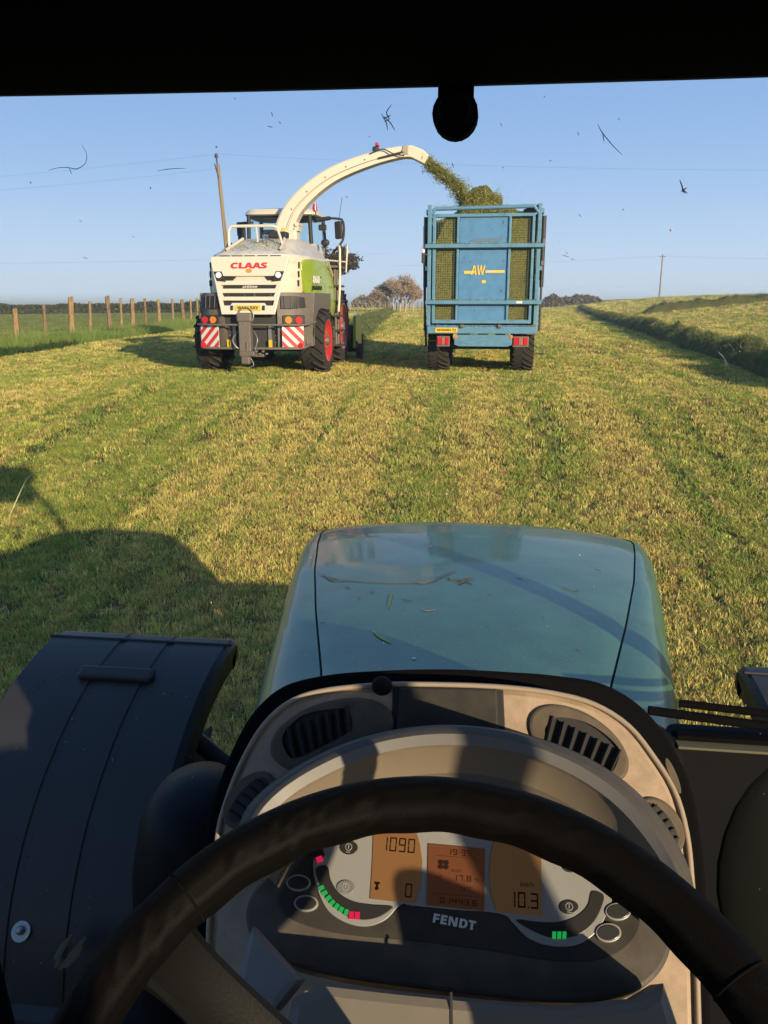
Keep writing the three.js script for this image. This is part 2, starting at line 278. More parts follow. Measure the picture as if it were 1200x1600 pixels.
const hayTex = dtex(512, (() => { const n = 512, a = new Float32Array(n * n * 3).fill(.2); for (let s = 0; s < 16000; s++) { let x = rr(0, n), y = rr(0, n); const t = rr(0, 6.28), L = rr(8, 40), k = rnd(), b = rr(.5, 1), c = k < .62 ? [.50 * b, .52 * b, .25 * b] : k < .8 ? [.74 * b, .66 * b, .38 * b] : [.2, .2, .1]; for (let q = 0; q < L; q++) { x += Math.cos(t); y += Math.sin(t); const m = ((((Math.floor(y) % n) + n) % n) * n + ((Math.floor(x) % n) + n) % n) * 3; a[m] = c[0]; a[m + 1] = c[1]; a[m + 2] = c[2]; } } return (i, j) => { const k = (j * n + i) * 3; return [a[k], a[k + 1], a[k + 2]]; }; })(), true);
const hayMat = std([.62, .66, .42], 1, 0, { map: hayTex, bumpMap: hayTex, bumpScale: .03 });
const strandKinds = [tuft(12, .16, .16, .013, 1.8), tuft(10, .12, .2, .014, 2.6)];
function windrow(label, path, width, height, dens, sc) {
  const cv = new THREE.CatmullRomCurve3(path.map(p => V(p[0], 0, p[1]))), len = cv.getLength(), mid = cv.getPoint(.5);
  const t = thing('grass_windrow', label, 'windrow', [path[0][0], G(...path[0]), path[0][1]], 'raked rows of cut grass lying on the field');
  const prof = u => Math.max(0, 1 - u * u) ** .8, N = Math.min(420, Math.round(len / .22)), rings = [], top = [];
  const surf = (s, u) => { const p = cv.getPointAt(s), tg = cv.getTangentAt(s), nx = -tg.z, nz = tg.x, ww = width * (.8 + .4 * vnoise(s * len * .9, 3, 17)), hh = height * sstep(-.005, .03, s) * (1 - sstep(.97, 1, s)) * (.45 + 1.05 * fbm(s * len * 1.1, u * 1.2 + 4, 18, 3)); const x = p.x + nx * u * ww, z = p.z + nz * u * ww; return [x, G(x, z) - .03 + prof(u) * hh + ((fbm(x * 3, z * 3, 19, 2) - .5) * .24 + (vnoise(x * 1.3, z * 1.7, 20) - .4) * .22) * prof(u), z]; };
  for (let i = 0; i <= N; i++) { const r = []; for (let k = 0; k <= 14; k++) r.push(surf(i / N, k / 7 - 1)); rings.push(r); }
  const g = boxUV(loft(rings, false, 60), .7); part(t, 'mound', g, hayMat);
  const L = [[], []];
  for (let i = 0; i < len * dens; i++) { const q = surf(rnd(), rr(-1.05, 1.05)), b = rr(.6, 1.25), s = sc * rr(.7, 1.3); L[i % 2].push({ p: V(...q), q: new THREE.Quaternion().setFromEuler(new THREE.Euler(rr(-.9, .9), rr(0, 6.28), rr(-.9, .9))), s: V(s, s, s), c: rnd() < .72 ? C3(.125 * b, .165 * b, .045 * b) : C3(.27 * b, .26 * b, .10 * b) }); }
  L.forEach((l, i) => instanced(t, 'loose_grass', strandKinds[i], grassMat, l));
}
windrow('long dark green windrow of cut grass running along the right of the trailer', [[6.0, -13], [6.55, -19.3], [7.3, -30], [8.4, -45], [10, -70], [12.5, -105], [16, -150]], .60, .52, 130, .6);
windrow('windrow of cut grass on the brow of the hill at the far right', [[15, -84], [19, -86], [25, -87], [40, -87], [60, -84]], 1.1, .85, 60, 1.0);
windrow('low windrow of cut grass seen between the harvester and the trailer', [[-5.1, -26.5], [-6.2, -36], [-8.5, -58], [-11.5, -90], [-15, -125]], .9, .5, 100, .8);

const poleMat = std([.62, .585, .52], .85, 0, { map: woodTex });
const black = std([.012, .012, .013], .5), darkRubber = std([.016, .016, .016], .85);
{
  const p = thing('utility_pole', 'tall leaning wooden utility pole rising behind the forage harvester', 'pole', [-18.2, G(-18.2, -56), -56]);
  const a = V(-17.6, -.5, -56), b = V(-18.33, 10.5, -56.2);
  const g = new THREE.CylinderGeometry(.11, .16, 11, 10); g.applyQuaternion(new THREE.Quaternion().setFromUnitVectors(V(0, 1, 0), b.clone().sub(a).normalize())); const c = a.clone().add(b).multiplyScalar(.5); g.translate(c.x, c.y, c.z);
  part(p, 'shaft', g, poleMat);
  part(p, 'bracket', [bar([-18.3, 10.1, -56.15], [-18.4, 10.9, -56.15], .05), bar([-18.26, 9.6, -56], [-18.52, 10.5, -56.1], .035)], black);
  part(p, 'insulator', [cyl(.09, .25, -18.4, 11.0, -56.15), cyl(.13, .07, -18.4, 10.95, -56.15)], black);
  const q = thing('utility_pole', 'small distant utility pole standing on the hill at the far right', 'pole', [42, G(42, -214), -214]);
  part(q, 'shaft', cyl(.2, 11, 42, G(42, -214) + 5, -214, 0, 0, 0, .15), poleMat);
  part(q, 'crossarm', box(1.6, .15, .15, 42, G(42, -214) + 10, -214), poleMat);
}
{
  const sag = (a, b, s) => { const r = []; for (let i = 0; i <= 16; i++) { const t = i / 16; r.push([a[0] + (b[0] - a[0]) * t, a[1] + (b[1] - a[1]) * t - s * 4 * t * (1 - t), a[2] + (b[2] - a[2]) * t]); } return r; };
  const line = std([.05, .05, .055], .6), w = (l, a, b, s, r) => solo('overhead_wire', l, 'wire', tube(sag(a, b, s), r, 40, 5), line, 'overhead wires');
  w('upper overhead wire reaching from the tall leaning pole to the left', [-18.4, 11.1, -56.15], [-62, 9.6, -58], .5, .004);
  w('lower overhead wire reaching from the tall leaning pole to the left', [-18.3, 10.2, -56.1], [-62, 8.7, -58], .5, .004);
  w('overhead wire passing behind the spout to the right of the tall leaning pole', [-18.4, 11.1, -56.15], [40, 9.9, -60], .6, .004);
  w('distant overhead wire low in the sky at the far left', [-100, 8.6, -150], [-18, 10.5, -160], .4, .011);
  w('distant overhead wire crossing the sky at the small hilltop pole', [-22, 9.4, -190], [42, G(42, -214) + 10.1, -214], .4, .013);
  w('distant overhead wire leaving the small hilltop pole to the right', [42, G(42, -214) + 10.1, -214], [110, 11.5, -214], .5, .013);
}
// leaf scraps spread through a crown, merged into one foliage mesh
function leaves(points, size, rgbA, rgbB) {
  const pos = [], col = [], idx = [];
  for (const p of points) { const q = anyQ(), s = size * rr(.5, 1.4), t = rnd(), k = pos.length / 3; for (const [x, y] of [[-.5, -.35], [.5, -.4], [.35, .5], [-.45, .4]]) { const v = V(x * s * rr(.7, 1.2), y * s * rr(.7, 1.2), 0).applyQuaternion(q).add(p); pos.push(v.x, v.y, v.z); col.push(...rgbA.map((a, i) => a + (rgbB[i] - a) * t)); } idx.push(k, k + 1, k + 2, k, k + 2, k + 3); }
  const g = new THREE.BufferGeometry(); g.setAttribute('position', new THREE.Float32BufferAttribute(pos, 3)); g.setAttribute('color', new THREE.Float32BufferAttribute(col, 3)); g.setIndex(idx); g.computeVertexNormals(); return g;
}
const foliage = leafMat({ vertexColors: true }), bark = std([.13, .095, .065], .9);
function grow(base, h, spread, depth, lean, nb = 3) {       // branches of a wind-shaped tree; returns {wood, tips}
  const wood = [], tips = [];
  (function go(a, dir, len, r, lvl) {
    const m = a.clone().addScaledVector(dir, len * .5).add(V(rr(-.1, .1) * len, 0, rr(-.1, .1) * len)), b = a.clone().addScaledVector(dir, len).add(V(lean * len * .25, 0, 0));
    const g = new THREE.TubeGeometry(new THREE.CatmullRomCurve3([a, m, b]), 3, r, lvl < 2 ? 6 : 3); wood.push(g); tips.push(b, m);
    if (lvl >= depth) return;
    for (let i = 0; i < nb + (rnd() < .5 ? 1 : 0); i++) { const d = dir.clone().add(V(rr(-1, 1) * spread + lean * .3, rr(-.25, .5), rr(-1, 1) * spread)).normalize(); go(b.clone().lerp(a, rr(0, .35)), d, len * rr(.6, .85), r * .58, lvl + 1); }
  })(base, V(lean * .2, 1, 0).normalize(), h, Math.max(.06, h * .09), 0);
  return { wood, tips };
}
{
  const x = -15.3, z = -76.9, y = G(x, z);
  const t = thing('wind_blown_tree', 'dark wind-blown tree with a ragged crown just right of the harvester cab', 'tree', [x, y, z]);
  const { wood, tips } = grow(V(x - .4, y - .2, z), 2.35, .8, 4, .35);
  part(t, 'trunk', wood.splice(0, 1), bark); part(t, 'limb', wood, bark);
  const pts = []; for (const p of tips) if (p.y > y + 2.2) for (let i = 0; i < 11; i++) pts.push(p.clone().add(V(rr(-.28, .28), rr(-.2, .2), rr(-.28, .28))));
  part(t, 'crown', leaves(pts, .2, [.055, .05, .022], [.11, .075, .03]), foliage);
}
{
  const x = -12.9, z = -118.7, y = G(x, z);
  const t = thing('thorn_tree', 'brown nearly leafless thorn tree standing left of the blue trailer', 'tree', [x, y, z]);
  const wood = [], tips = []; for (const [dx, l] of [[-3.2, -.3], [-1.4, -.15], [.3, .1], [1.8, .25], [3.4, .35]]) { const r = grow(V(x + dx * .6, y - .3, z + .3 * dx), 1.65 + .3 * Math.cos(dx), .8, 5, l); wood.push(...r.wood); tips.push(...r.tips); }
  part(t, 'trunk', wood.splice(0, 1), bark); part(t, 'limb', wood, std([.42, .30, .22], .9));
  const pts = []; for (const p of tips) if (p.y > y + .7 && rnd() < .8) for (let i = 0; i < 3; i++) pts.push(p.clone().add(V(rr(-.3, .3), rr(-.2, .2), rr(-.3, .3))));
  part(t, 'crown', leaves(pts, .12, [.36, .26, .16], [.46, .35, .21]), foliage);
}
function bush(label, x, z, w, h, n, a, b, name = 'bush', cat = 'bush', group) {
  const y = G(x, z), t = thing(name, label, cat, [x, y, z], group), pts = [], wood = [];
  for (let i = 0; i < n; i++) { const th = rr(0, 6.28), r = Math.sqrt(rnd()), px = Math.cos(th) * r * w / 2, hh = h * (.55 + .5 * fbm(px * 1.1 + x, 2, 23, 3)) * Math.sqrt(Math.max(0, 1 - r * r * .85)); pts.push(V(x + px, y + hh * Math.sqrt(rnd()), z + Math.sin(th) * r * w / 5)); }
  for (let i = 0; i < 9; i++) wood.push(bar([x + rr(-.3, .3) * w, y - .2, z], [x + rr(-.45, .45) * w, y + h * rr(.5, .85), z + rr(-.4, .4)], .05, 5));
  part(t, 'stem', wood, bark); part(t, 'crown', leaves(pts, Math.max(.3, h * .16), a, b), foliage);
}
bush('small dark bush just past the right edge of the trailer on the skyline', 14.2, -190, 5, 3.3, 1300, [.14, .115, .07], [.20, .16, .09]);
bush('wide low olive bush on the skyline at the start of the hill', 21, -195, 10, 2.9, 2400, [.15, .14, .08], [.21, .19, .10]);
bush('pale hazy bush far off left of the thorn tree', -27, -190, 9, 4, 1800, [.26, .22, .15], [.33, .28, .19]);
{ // far hedge on the left
  const x0 = -84, x1 = -24, z0 = -102, z1 = -112, t = thing('field_hedge', 'long dark clipped hedge across the far side of the left pasture', 'hedge', [-54, G(-54, -107), -107]), pts = [], core = [];
  for (let i = 0; i < 26000; i++) { const f = rnd(), x = x0 + (x1 - x0) * f, z = z0 + (z1 - z0) * f, h = 1.45 * (.75 + .5 * fbm(x * .35, 3, 29, 3)); pts.push(V(x, G(x, z) + h * Math.sqrt(rnd()), z + rr(-.8, .8))); }
  for (let i = 0; i < 40; i++) { const f = (i + .5) / 40, x = x0 + (x1 - x0) * f, z = z0 + (z1 - z0) * f; core.push(rbox(1.9, 1.15, .9, x, G(x, z) + .5, z, .3)); }
  part(t, 'stems', core, std([.035, .04, .018], 1)); part(t, 'foliage', leaves(pts, .34, [.05, .065, .025], [.10, .10, .04]), foliage);
}
for (const [x, z, l, lab] of [[6.05, -20.6, .34, 'pale dry grass stalk leaning out of the right windrow, the left one of two'], [6.75, -22.3, .42, 'pale dry grass stalk leaning out of the right windrow, the right one of two']])
  solo('grass_stalk', lab, 'grass stalk', loft([0, 1, 2, 3, 4].map(i => { const f = i / 4, w = .035 * (1 - f) + .004, xx = x - .35 + .12 * l - f * f * .25, y = G(x, z) + .1 + f * l; return [[xx - w, y, z + f * .1], [xx, y + .01, z + f * .1 + .012], [xx + w, y, z + f * .1], [xx, y - .01, z + f * .1 - .012]]; }), true, 40), leafMat({ color: C3(.75, .70, .48) }));

// ------------------------------------------------------------------ machines
const grime = dtex(256, (i, j) => { const f = fbm(i / 16, j / 16, 61, 5, 16), v = clamp1(.90 + .14 * f - .08 * sstep(.55, .8, fbm(i / 40, j / 10, 66, 3))); return [v, v * .985, v * .95]; }, true);
const cream = phy([.66, .60, .49], .38, 0, { map: grime, clearcoat: .4, clearcoatRoughness: .25 });
const creamPlain = phy([.63, .555, .43], .38, 0, { clearcoat: .3, clearcoatRoughness: .3 });
const limeGreen = phy([.30, .42, .035], .35, 0, { map: grime, clearcoat: .5, clearcoatRoughness: .2 });
const charcoal = std([.15, .132, .118], .6, 0, { map: grime }), darkGrey = std([.035, .034, .034], .6), steel = std([.30, .29, .27], .45, .7), deckMat = phy([.64, .61, .56], .35, .1, { map: grime });
const tyreMat = std([.028, .025, .022], .92, 0, { map: grime }), redRim = phy([.52, .03, .025], .4, 0, { clearcoat: .3 });
const redLens = phy([.5, .015, .02], .2, 0, { clearcoat: 1 }), amberLens = phy([.75, .22, .02], .2, 0, { clearcoat: 1 }), whiteLens = phy([.8, .8, .76], .12, 0, { clearcoat: 1 });
const plateYellow = std([.72, .46, .03], .5), ink = std([.015, .015, .015], .6), redPaint = std([.50, .03, .03], .5), whitePaint = std([.62, .60, .56], .5);
const glassMat = phy([.86, .93, .92], .03, 0, { transmission: 1, thickness: 0, ior: 1.5 });
const blueGlass = phy([.84, .93, .93], .04, 0, { transmission: 1, thickness: 0, ior: 1.5 });
function wheel(parent, x, y, z, R, w, rimR, rimMat, side, lugs = 20, lugH = .05) {       // side: +1 outer face towards +x
  const g = new THREE.Group(); g.name = 'wheel'; parent.add(g); g.off = parent.off;
  const prof = [[rimR * .98, -w * .40], [rimR * 1.04, -w * .47], [R * .86, -w * .485], [R * .94, -w * .46], [R * .975, -w * .36], [R * .985, 0], [R * .975, w * .36], [R * .94, w * .46], [R * .86, w * .485], [rimR * 1.04, w * .47], [rimR * .98, w * .42], [rimR * .97, -w * .40]].map(p => new THREE.Vector2(p[0] - lugH * .6, p[1]));
  const carcass = new THREE.LatheGeometry(prof, 40).rotateZ(Math.PI / 2), list = [carcass];
  for (let i = 0; i < lugs; i++) for (const s of [-1, 1]) {
    const a = (i + (s > 0 ? .5 : 0)) / lugs * 2 * Math.PI, st = [];
    for (let k = 0; k <= 4; k++) { const t = k / 4, ang = a + t * .34 * (20 / lugs), xx = s * (.02 + t * .47) * w, rr0 = (R - lugH * .9) - t * t * t * .05 * R, rr1 = R - t * t * .035 * R, hw = .012 + .015 * R; st.push([[xx, rr0, ang - hw / R], [xx, rr1, ang - hw * .75 / R], [xx, rr1, ang + hw * .75 / R], [xx, rr0, ang + hw / R]].map(([q, r, an]) => [q, r * Math.cos(an), r * Math.sin(an)])); }
    list.push(loft(st, true, 40, true));
  }
  const t = merge(list).translate(x, y, z); part(g, 'tyre', t, tyreMat);
  const dish = [[rimR * .98, w * .38], [rimR * 1.02, w * .475], [rimR * .96, w * .47], [rimR * .90, w * .42], [rimR * .5, w * .36], [rimR * .42, w * .40], [rimR * .2, w * .41], [.001, w * .41]].map(p => new THREE.Vector2(...p));
  part(g, 'rim', new THREE.LatheGeometry(dish, 32).rotateZ(-Math.PI / 2 * side).translate(x, y, z), rimMat);
  part(g, 'hub', cyl(rimR * .2, .1, x + side * w * .42, y, z, 0, 0, Math.PI / 2), steel); const hub = []; for (let i = 0; i < 8; i++) { const a = i / 8 * 6.283; hub.push(cyl(.016, .05, x + side * w * .40, y + Math.cos(a) * rimR * .36, z + Math.sin(a) * rimR * .36, 0, 0, Math.PI / 2, .016, 6)); }
  part(g, 'wheel_bolts', hub, steel).userData.kind = 'stuff';
  return g;
}
const shape2 = (pts, holes = []) => { const s = new THREE.Shape(pts.map(p => new THREE.Vector2(...p))); for (const h of holes) s.holes.push(new THREE.Path(h.map(p => new THREE.Vector2(...p)))); return s; };
const extr = (s, d, bevel = .008) => new THREE.ExtrudeGeometry(s, { depth: d - 2 * bevel, bevelEnabled: bevel > 0, bevelThickness: bevel, bevelSize: bevel, bevelOffset: -bevel, bevelSegments: 2, curveSegments: 20 }).translate(0, 0, bevel);
function plateText(parent, name, str, w, h, x, y, z, tw = .84) {
  part(parent, name, rbox(w, h, .012, x, y, z, .006), plateYellow).children;
  const m = parent.children.at(-1); part(m, 'lettering', text(str, w * tw, h * .62, .006).translate(x, y, z + .006), ink);
}
// ---- forage harvester
const HX = -5.12, HZ = -18.6;
{
  const h = thing('forage_harvester', 'cream and lime-green forage harvester with its spout raised over the trailer', 'forage harvester', [HX, 0, HZ]);
  const T = (g) => g.translate(HX, 0, HZ), P = (n, g, m, par = h) => part(par, n, T(Array.isArray(g) ? merge(g) : g), m);
  const mir = (pts, y) => [...pts.slice(1).reverse().map(([x, z, yy]) => [-x, yy ?? y, z]), ...pts.map(([x, z, yy]) => [x, yy ?? y, z])];
  // cream upper body with its rounded rear corners and sloping deck
  const plan = k => [[0, 1.17 - k * .13], [.62 + k * .12, 1.16 - k * .13], [.86 + k * .06, .98 - k * .12], [1.02, .66 - k * .10], [1.13 - k * .03, .30 - k * .06], [1.21 - k * .05, -.25], [1.26 - k * .07, -.95], [1.27 - k * .08, -1.9]];
  const planAt = (k, z) => { const p = plan(k); for (let i = 1; i < p.length - 1; i++) if (z <= p[i][1] && z >= p[i + 1][1]) { const t = (p[i][1] - z) / (p[i][1] - p[i + 1][1]); return p[i][0] + (p[i + 1][0] - p[i][0]) * t; } return p.at(-1)[0]; };
  const inset = (q, dx, dz) => q.map(([x, z], i) => [Math.max(0, x - (i ? dx : 0)), i < q.length - 1 ? z - dz : z]);
  const shell = loft([mir(plan(0), 1.78), mir(plan(.05), 1.95), mir(plan(1), 2.46), mir(inset(plan(1), .05, .05), 2.575)], false, 40);
  const body = P('body', [shell, loft([mir(plan(0), 1.78), mir(plan(0).map(([x, z], i, q) => [x * .4, i === q.length - 1 ? z : z * .2]), 1.775)], false, 20)], cream);
  body.geometry = boxUV(body.geometry, .5);
  const deck = P('deck', loft([mir(inset(plan(1), .05, .05), 2.575), mir(inset(plan(1), .14, .12), 2.63), mir([[0, -.1], [.42, -.12], [.56, -.22], [.68, -.3], [.76, -.42], [.80, -.8], [.80, -1.2], [.80, -1.9]], 2.93), mir([[0, -.25], [.38, -.26], [.5, -.3], [.6, -.38], [.68, -.5], [.72, -.8], [.72, -1.2], [.72, -1.9]], 2.98), mir([[0, -.4], [.1, -.4], [.1, -.45], [.1, -.5], [.1, -.6], [.1, -.8], [.1, -1.2], [.1, -1.9]], 2.985)], false, 22), deckMat); deck.geometry = boxUV(deck.geometry, .5);
  for (const s of [-1, 1]) P('deck_ridge', tube([[s * .60, 2.66, .85], [s * .56, 2.80, .38], [s * .48, 2.97, -.12]], .035, 12, 6), creamPlain);
  for (const [dx, dz] of [[.18, .3], [.05, .1]]) P('deck_rod', bar([dx, 2.76, dz], [dx - .03, 3.06, dz - .03], .01, 5), darkGrey);
  for (let i = 0; i < 5; i++) P('deck_slot', rbox(.24, .032, .02, -.56 + i * .28, 2.535, 1.03, .01, -.18), ink);
  // tapering rear hatch with grille slots
  const hw = y => .585 + (y - 1.31) * .235, zAt = y => 1.33 - (y - 1.31) * .225, tilt = Math.atan(.225);
  const slots = [[2.03, 2.125, .60, .02], [1.86, 1.935, .60, .02], [1.69, 1.765, .57, .02]].map(([a, b, w]) => [[-w + .02, a], [w - .02, a], [w + .015, b], [-w - .015, b]]);
  slots.push([[-.54, 1.50], [-.40, 1.50], [-.36, 1.555], [.36, 1.555], [.40, 1.50], [.54, 1.50], [.57, 1.605], [-.57, 1.605]]);
  const hatch = extr(shape2([[-hw(1.31), 1.31], [hw(1.31), 1.31], [hw(2.5), 2.5], [hw(2.5) - .05, 2.545], [-hw(2.5) + .05, 2.545], [-hw(2.5), 2.5]], slots), .07, .012);
  const tip = g => g.translate(0, -1.31, 0).rotateX(-tilt).translate(0, 1.31, 1.31 - .02);
  const ht = P('rear_hatch', tip(hatch), creamPlain);
  P('grille_backing', tip(box(1.16, .70, .02, 0, 1.80, .0)), ink, ht);
  for (const x of [-.46, -.1, .12, .48]) P('grille_bracket', tip(box(.02, .12, .02, x, 1.73, .0)), steel, ht);
  for (const s of [-1, 1]) { const wl = P('work_light', tip(extr(shape2([[s * .50, 2.0], [s * .70, 2.02], [s * .775, 2.22], [s * .60, 2.22]]), .03, .006).translate(0, 0, .06)), ink, h); P('lens', tip(cyl(.062, .03, s * .655, 2.135, .10, Math.PI / 2)), whiteLens, wl); }
  P('brand_lettering', tip(text('CLAAS', .80, .125, .012, .12, .035).translate(0, 2.345, .071)), redPaint);
  P('model_lettering', tip(text('JAGUAR', .34, .05, .01, .15).translate(.02, 1.897, .03)), whitePaint);
  P('warning_sticker', tip(cyl(.045, .006, -.0, 2.235, .072, Math.PI / 2).scale(1.6, 1, 1)), amberLens);
  { const m = P('number_plate', tip(rbox(.56, .115, .012, 0, 1.445, .085, .005)), plateYellow); P('lettering', tip(text('WA14 BAV', .46, .075, .006).translate(0, 1.445, .091)), ink, m); }
  for (const s of [-1, 1]) P('plate_lamp', tip(rbox(.05, .1, .05, s * .35, 1.445, .09, .015)), ink);
  // dark lower rear corners
  const low = [[.60, 1.16], [.95, 1.04], [1.16, .8], [1.25, .5]];
  for (const s of [-1, 1]) {
    const R = (y, k, f = 1) => [[s * .56, y, 1.0], ...low.map(([x, z]) => [s * (x * f), y, z + k])];
    P('rear_corner', loft([R(1.77, 0), R(1.60, .03), R(1.30, .05, 1.01), R(1.12, .04, 1.01), R(.62, -.03, .97), R(.58, -.08, .93)].map(r => s > 0 ? r : r.slice().reverse()), false, 30), charcoal);
    P('air_grille', loft([[[s * .70, 1.45, 1.225], [s * .96, 1.45, 1.135], [s * 1.17, 1.47, .90]], [[s * .68, 1.71, 1.19], [s * .96, 1.71, 1.095], [s * 1.14, 1.68, .90]]], false, 40), ink);
    for (const q of [.2, .5, .8]) P('grille_fin', bar([s * (.70 + .42 * q), 1.45, 1.235 - .28 * q * q], [s * (.68 + .43 * q), 1.71, 1.20 - .24 * q * q], .008, 5), charcoal);
    const lh = P('lamp_cluster', rbox(.48, .21, .1, s * .93, 1.20, 1.08, .02, 0, s * .32), ink);
    P('indicator_lens', cyl(.075, .05, s * .84, 1.205, 1.17, Math.PI / 2, s * .32), amberLens, lh); P('tail_lens', cyl(.078, .05, s * 1.05, 1.20, 1.095, Math.PI / 2, s * .32), redLens, lh);
    // hazard board: red and white diagonals
    const hz = P('hazard_board', rbox(.47, .45, .02, s * .93, .855, 1.17, .008, 0, s * .30), whitePaint), turn = g => g.rotateY(s * .30).translate(s * .93, .855, 1.17);
    const clip = (c) => { const q = [], lo = -.225, w = .11; for (const [x, y] of [[-.235, c - .235], [-.235, c - .235 + w], [.235, c + .235 + w], [.235, c + .235]]) q.push([x, Math.max(lo, Math.min(.225, y))]); let poly = [[-.235, -.225], [.235, -.225], [.235, .225], [-.235, .225]]; const cut = (pl, f) => { const o = []; pl.forEach((p, i) => { const n = pl[(i + 1) % pl.length], a = f(p), b = f(n); if (a >= 0) o.push(p); if (a * b < 0) { const t = a / (a - b); o.push([p[0] + (n[0] - p[0]) * t, p[1] + (n[1] - p[1]) * t]); } }); return o; }; poly = cut(poly, p => p[1] - p[0] - c); poly = cut(poly, p => c + w - (p[1] - p[0])); return poly; };
    for (const c of [-.42, -.2, .02, .24]) { let q = clip(c); if (q.length < 3) continue; if (s > 0) q = q.map(([x, y]) => [-x, y]); P('red_stripe', turn(extr(shape2(q), .006, 0).translate(0, 0, .008)), redPaint, hz); }
    P('reflector', cyl(.06, .04, s * 1.09, .665, 1.14, Math.PI / 2), redLens);
    P('side_slots', [0, 1, 2].map(i => rbox(.02, .13, .06, s * (.99 - .0 * i), 1.98 + i * .19, .775 - i * .04, .012, 0, s * .95)), ink);
    // dark fender arching over the rear wheel
    const arch = [[.72, .62], [.74, 1.5], [.60, 1.78], [-1.25, 1.78], [-1.25, .55], [-.95, .55]]; const a0 = Math.PI * .97, a1 = .02; for (let i = 0; i <= 12; i++) { const a = a0 + (a1 - a0) * i / 12; arch.push([.80 * Math.cos(a) - .02, .62 + .80 * Math.sin(a)]); }
    P('wheel_fender', extr(shape2(arch.map(([z, y]) => [-z, y])), .16, .015).rotateY(Math.PI / 2).translate(s > 0 ? 1.15 : -1.31, 0, 0), charcoal);
    // lime-green flank, its lower edge curving down over the wheel
    const cols = [[.62, 1.80, 2.30], [.60, 1.785, 2.42], [.5, 1.77, 2.47], [.3, 1.76, 2.50], [.0, 1.72, 2.51], [-.25, 1.67, 2.51], [-.5, 1.60, 2.51], [-.9, 1.42, 2.51], [-1.3, 1.28, 2.5], [-1.75, 1.25, 2.48], [-1.85, 1.35, 2.4]];
    const grid = off => cols.map(([z, y0, y1]) => Array.from({ length: 9 }, (_, i) => { const y = y0 + (y1 - y0) * i / 8, k = clamp1((y - 1.8) / .66), e = i === 0 || i === 8 ? .6 : 1; return [s * (planAt(k, z) + off * e), y, z + off * .3 * e]; }));
    const gr = grid(.03), fg = P('side_panel', [loft(s > 0 ? gr : gr.map(r => r.slice().reverse()), false, 40), loft([gr[0], grid(-.02)[0]]), loft([gr.map(r => r[8]), grid(-.02).map(r => r[8])]), loft([gr.map(r => r[0]), grid(-.02).map(r => r[0])])], limeGreen); fg.geometry = boxUV(fg.geometry, .5);
    if (s > 0) { const an = Math.atan2(.085, .55); P('model_number', text('860', .44, .17, .01, .1, .02).rotateY(Math.PI / 2 - an).translate(1.215, 2.07, -.02), whitePaint, fg); P('model_name', text('JAGUAR', .66, .12, .01, .12).rotateY(Math.PI / 2 - an).translate(1.222, 1.88, -.06), ink, fg); }
  }
  P('bumper_panel', [box(1.3, .5, .06, 0, .86, 1.02), box(1.3, .18, .1, 0, 1.21, 1.08)], darkGrey);
  P('chassis', [box(1.5, .5, 4.6, 0, 1.05, -1.6), box(.9, 1.0, 2.6, 0, 1.4, -1.2), box(2.0, .3, .3, 0, .66, 0), box(2.3, .35, .5, 0, .9, -3.0)], darkGrey);
  for (const s of [-1, 1]) { P('bumper_bracket', box(.07, .46, .05, s * .40, .86, 1.08), steel); P('yellow_chock', rbox(.07, .17, .09, s * .47 - .05, .70, 1.15, .01), std([.55, .40, .03], .5)); for (const y of [.72, .87, 1.02]) P('bolt', cyl(.014, .03, s * .52, y, 1.06, Math.PI / 2, 0, 0, .014, 8), steel); }
  P('rear_rail', tube([[-1.30, 1.105, .75], [-1.2, 1.105, 1.1], [-.8, 1.105, 1.32], [0, 1.105, 1.36], [.8, 1.105, 1.32], [1.2, 1.105, 1.1], [1.34, 1.16, .7]], .022, 36, 8), charcoal);
  P('lower_rail', tube([[-1.22, .60, .8], [-1.15, .60, 1.08], [-.8, .60, 1.2], [0, .60, 1.22], [.8, .60, 1.2], [1.12, .61, 1.08], [1.24, .68, .75]], .03, 36, 8), charcoal);
  // towing hitch
  const hi = P('hitch_post', [rbox(.26, .82, .2, -.07, .86, 1.34, .02), rbox(.34, .2, .26, -.07, 1.26, 1.33, .05)], charcoal);
  P('hitch_ring', new THREE.TorusGeometry(.17, .018, 8, 24).translate(-.04, 1.30, 1.38), steel, hi);
  P('hitch_jaw', [rbox(.34, .12, .3, -.02, .50, 1.36, .03), rbox(.2, .22, .16, -.06, .38, 1.42, .04), cyl(.03, .44, -.02, .52, 1.44), rbox(.42, .07, .12, .12, .46, 1.34, .02)], std([.16, .13, .10], .7, .4), hi);
  P('hydraulic_hose', tube([[-.30, .96, 1.2], [-.36, .78, 1.36], [-.26, .62, 1.38], [-.16, .6, 1.3]], .02, 16, 6), steel, hi); P('hydraulic_hose', tube([[.10, .98, 1.3], [.2, .8, 1.4], [.14, .58, 1.4]], .016, 14, 6), steel, hi); P('safety_chain', tube([[.02, .45, 1.42], [.1, .26, 1.42], [-.02, .2, 1.44]], .01, 10, 5), steel, hi);
  for (let i = 0; i < 5; i++) P('coupling', cyl(.022, .09, .10 + i * .075, .50 + (i % 2) * .05, 1.40, Math.PI / 2), steel, hi);
  // wheels
  for (const s of [-1, 1]) { wheel(h, HX + s * 1.21, .72, HZ, .73, .58, .47, redRim, s, 18, .055); wheel(h, HX + s * 1.02, .95, HZ - 3.0, .96, .62, .60, redRim, s, 20, .06); }
  for (const s of [-1, 1]) P('side_skirt', [rbox(.12, 1.05, 1.0, s * 1.12, 1.12, -1.35, .04), rbox(.3, .5, .55, s * 1.18, .75, -1.4, .05)], charcoal);
  // cab
  const cab = P('cab', [box(1.62, .5, 1.5, 0, 2.72, -2.35), box(1.5, .12, 1.4, 0, 2.5, -2.3)], creamPlain);
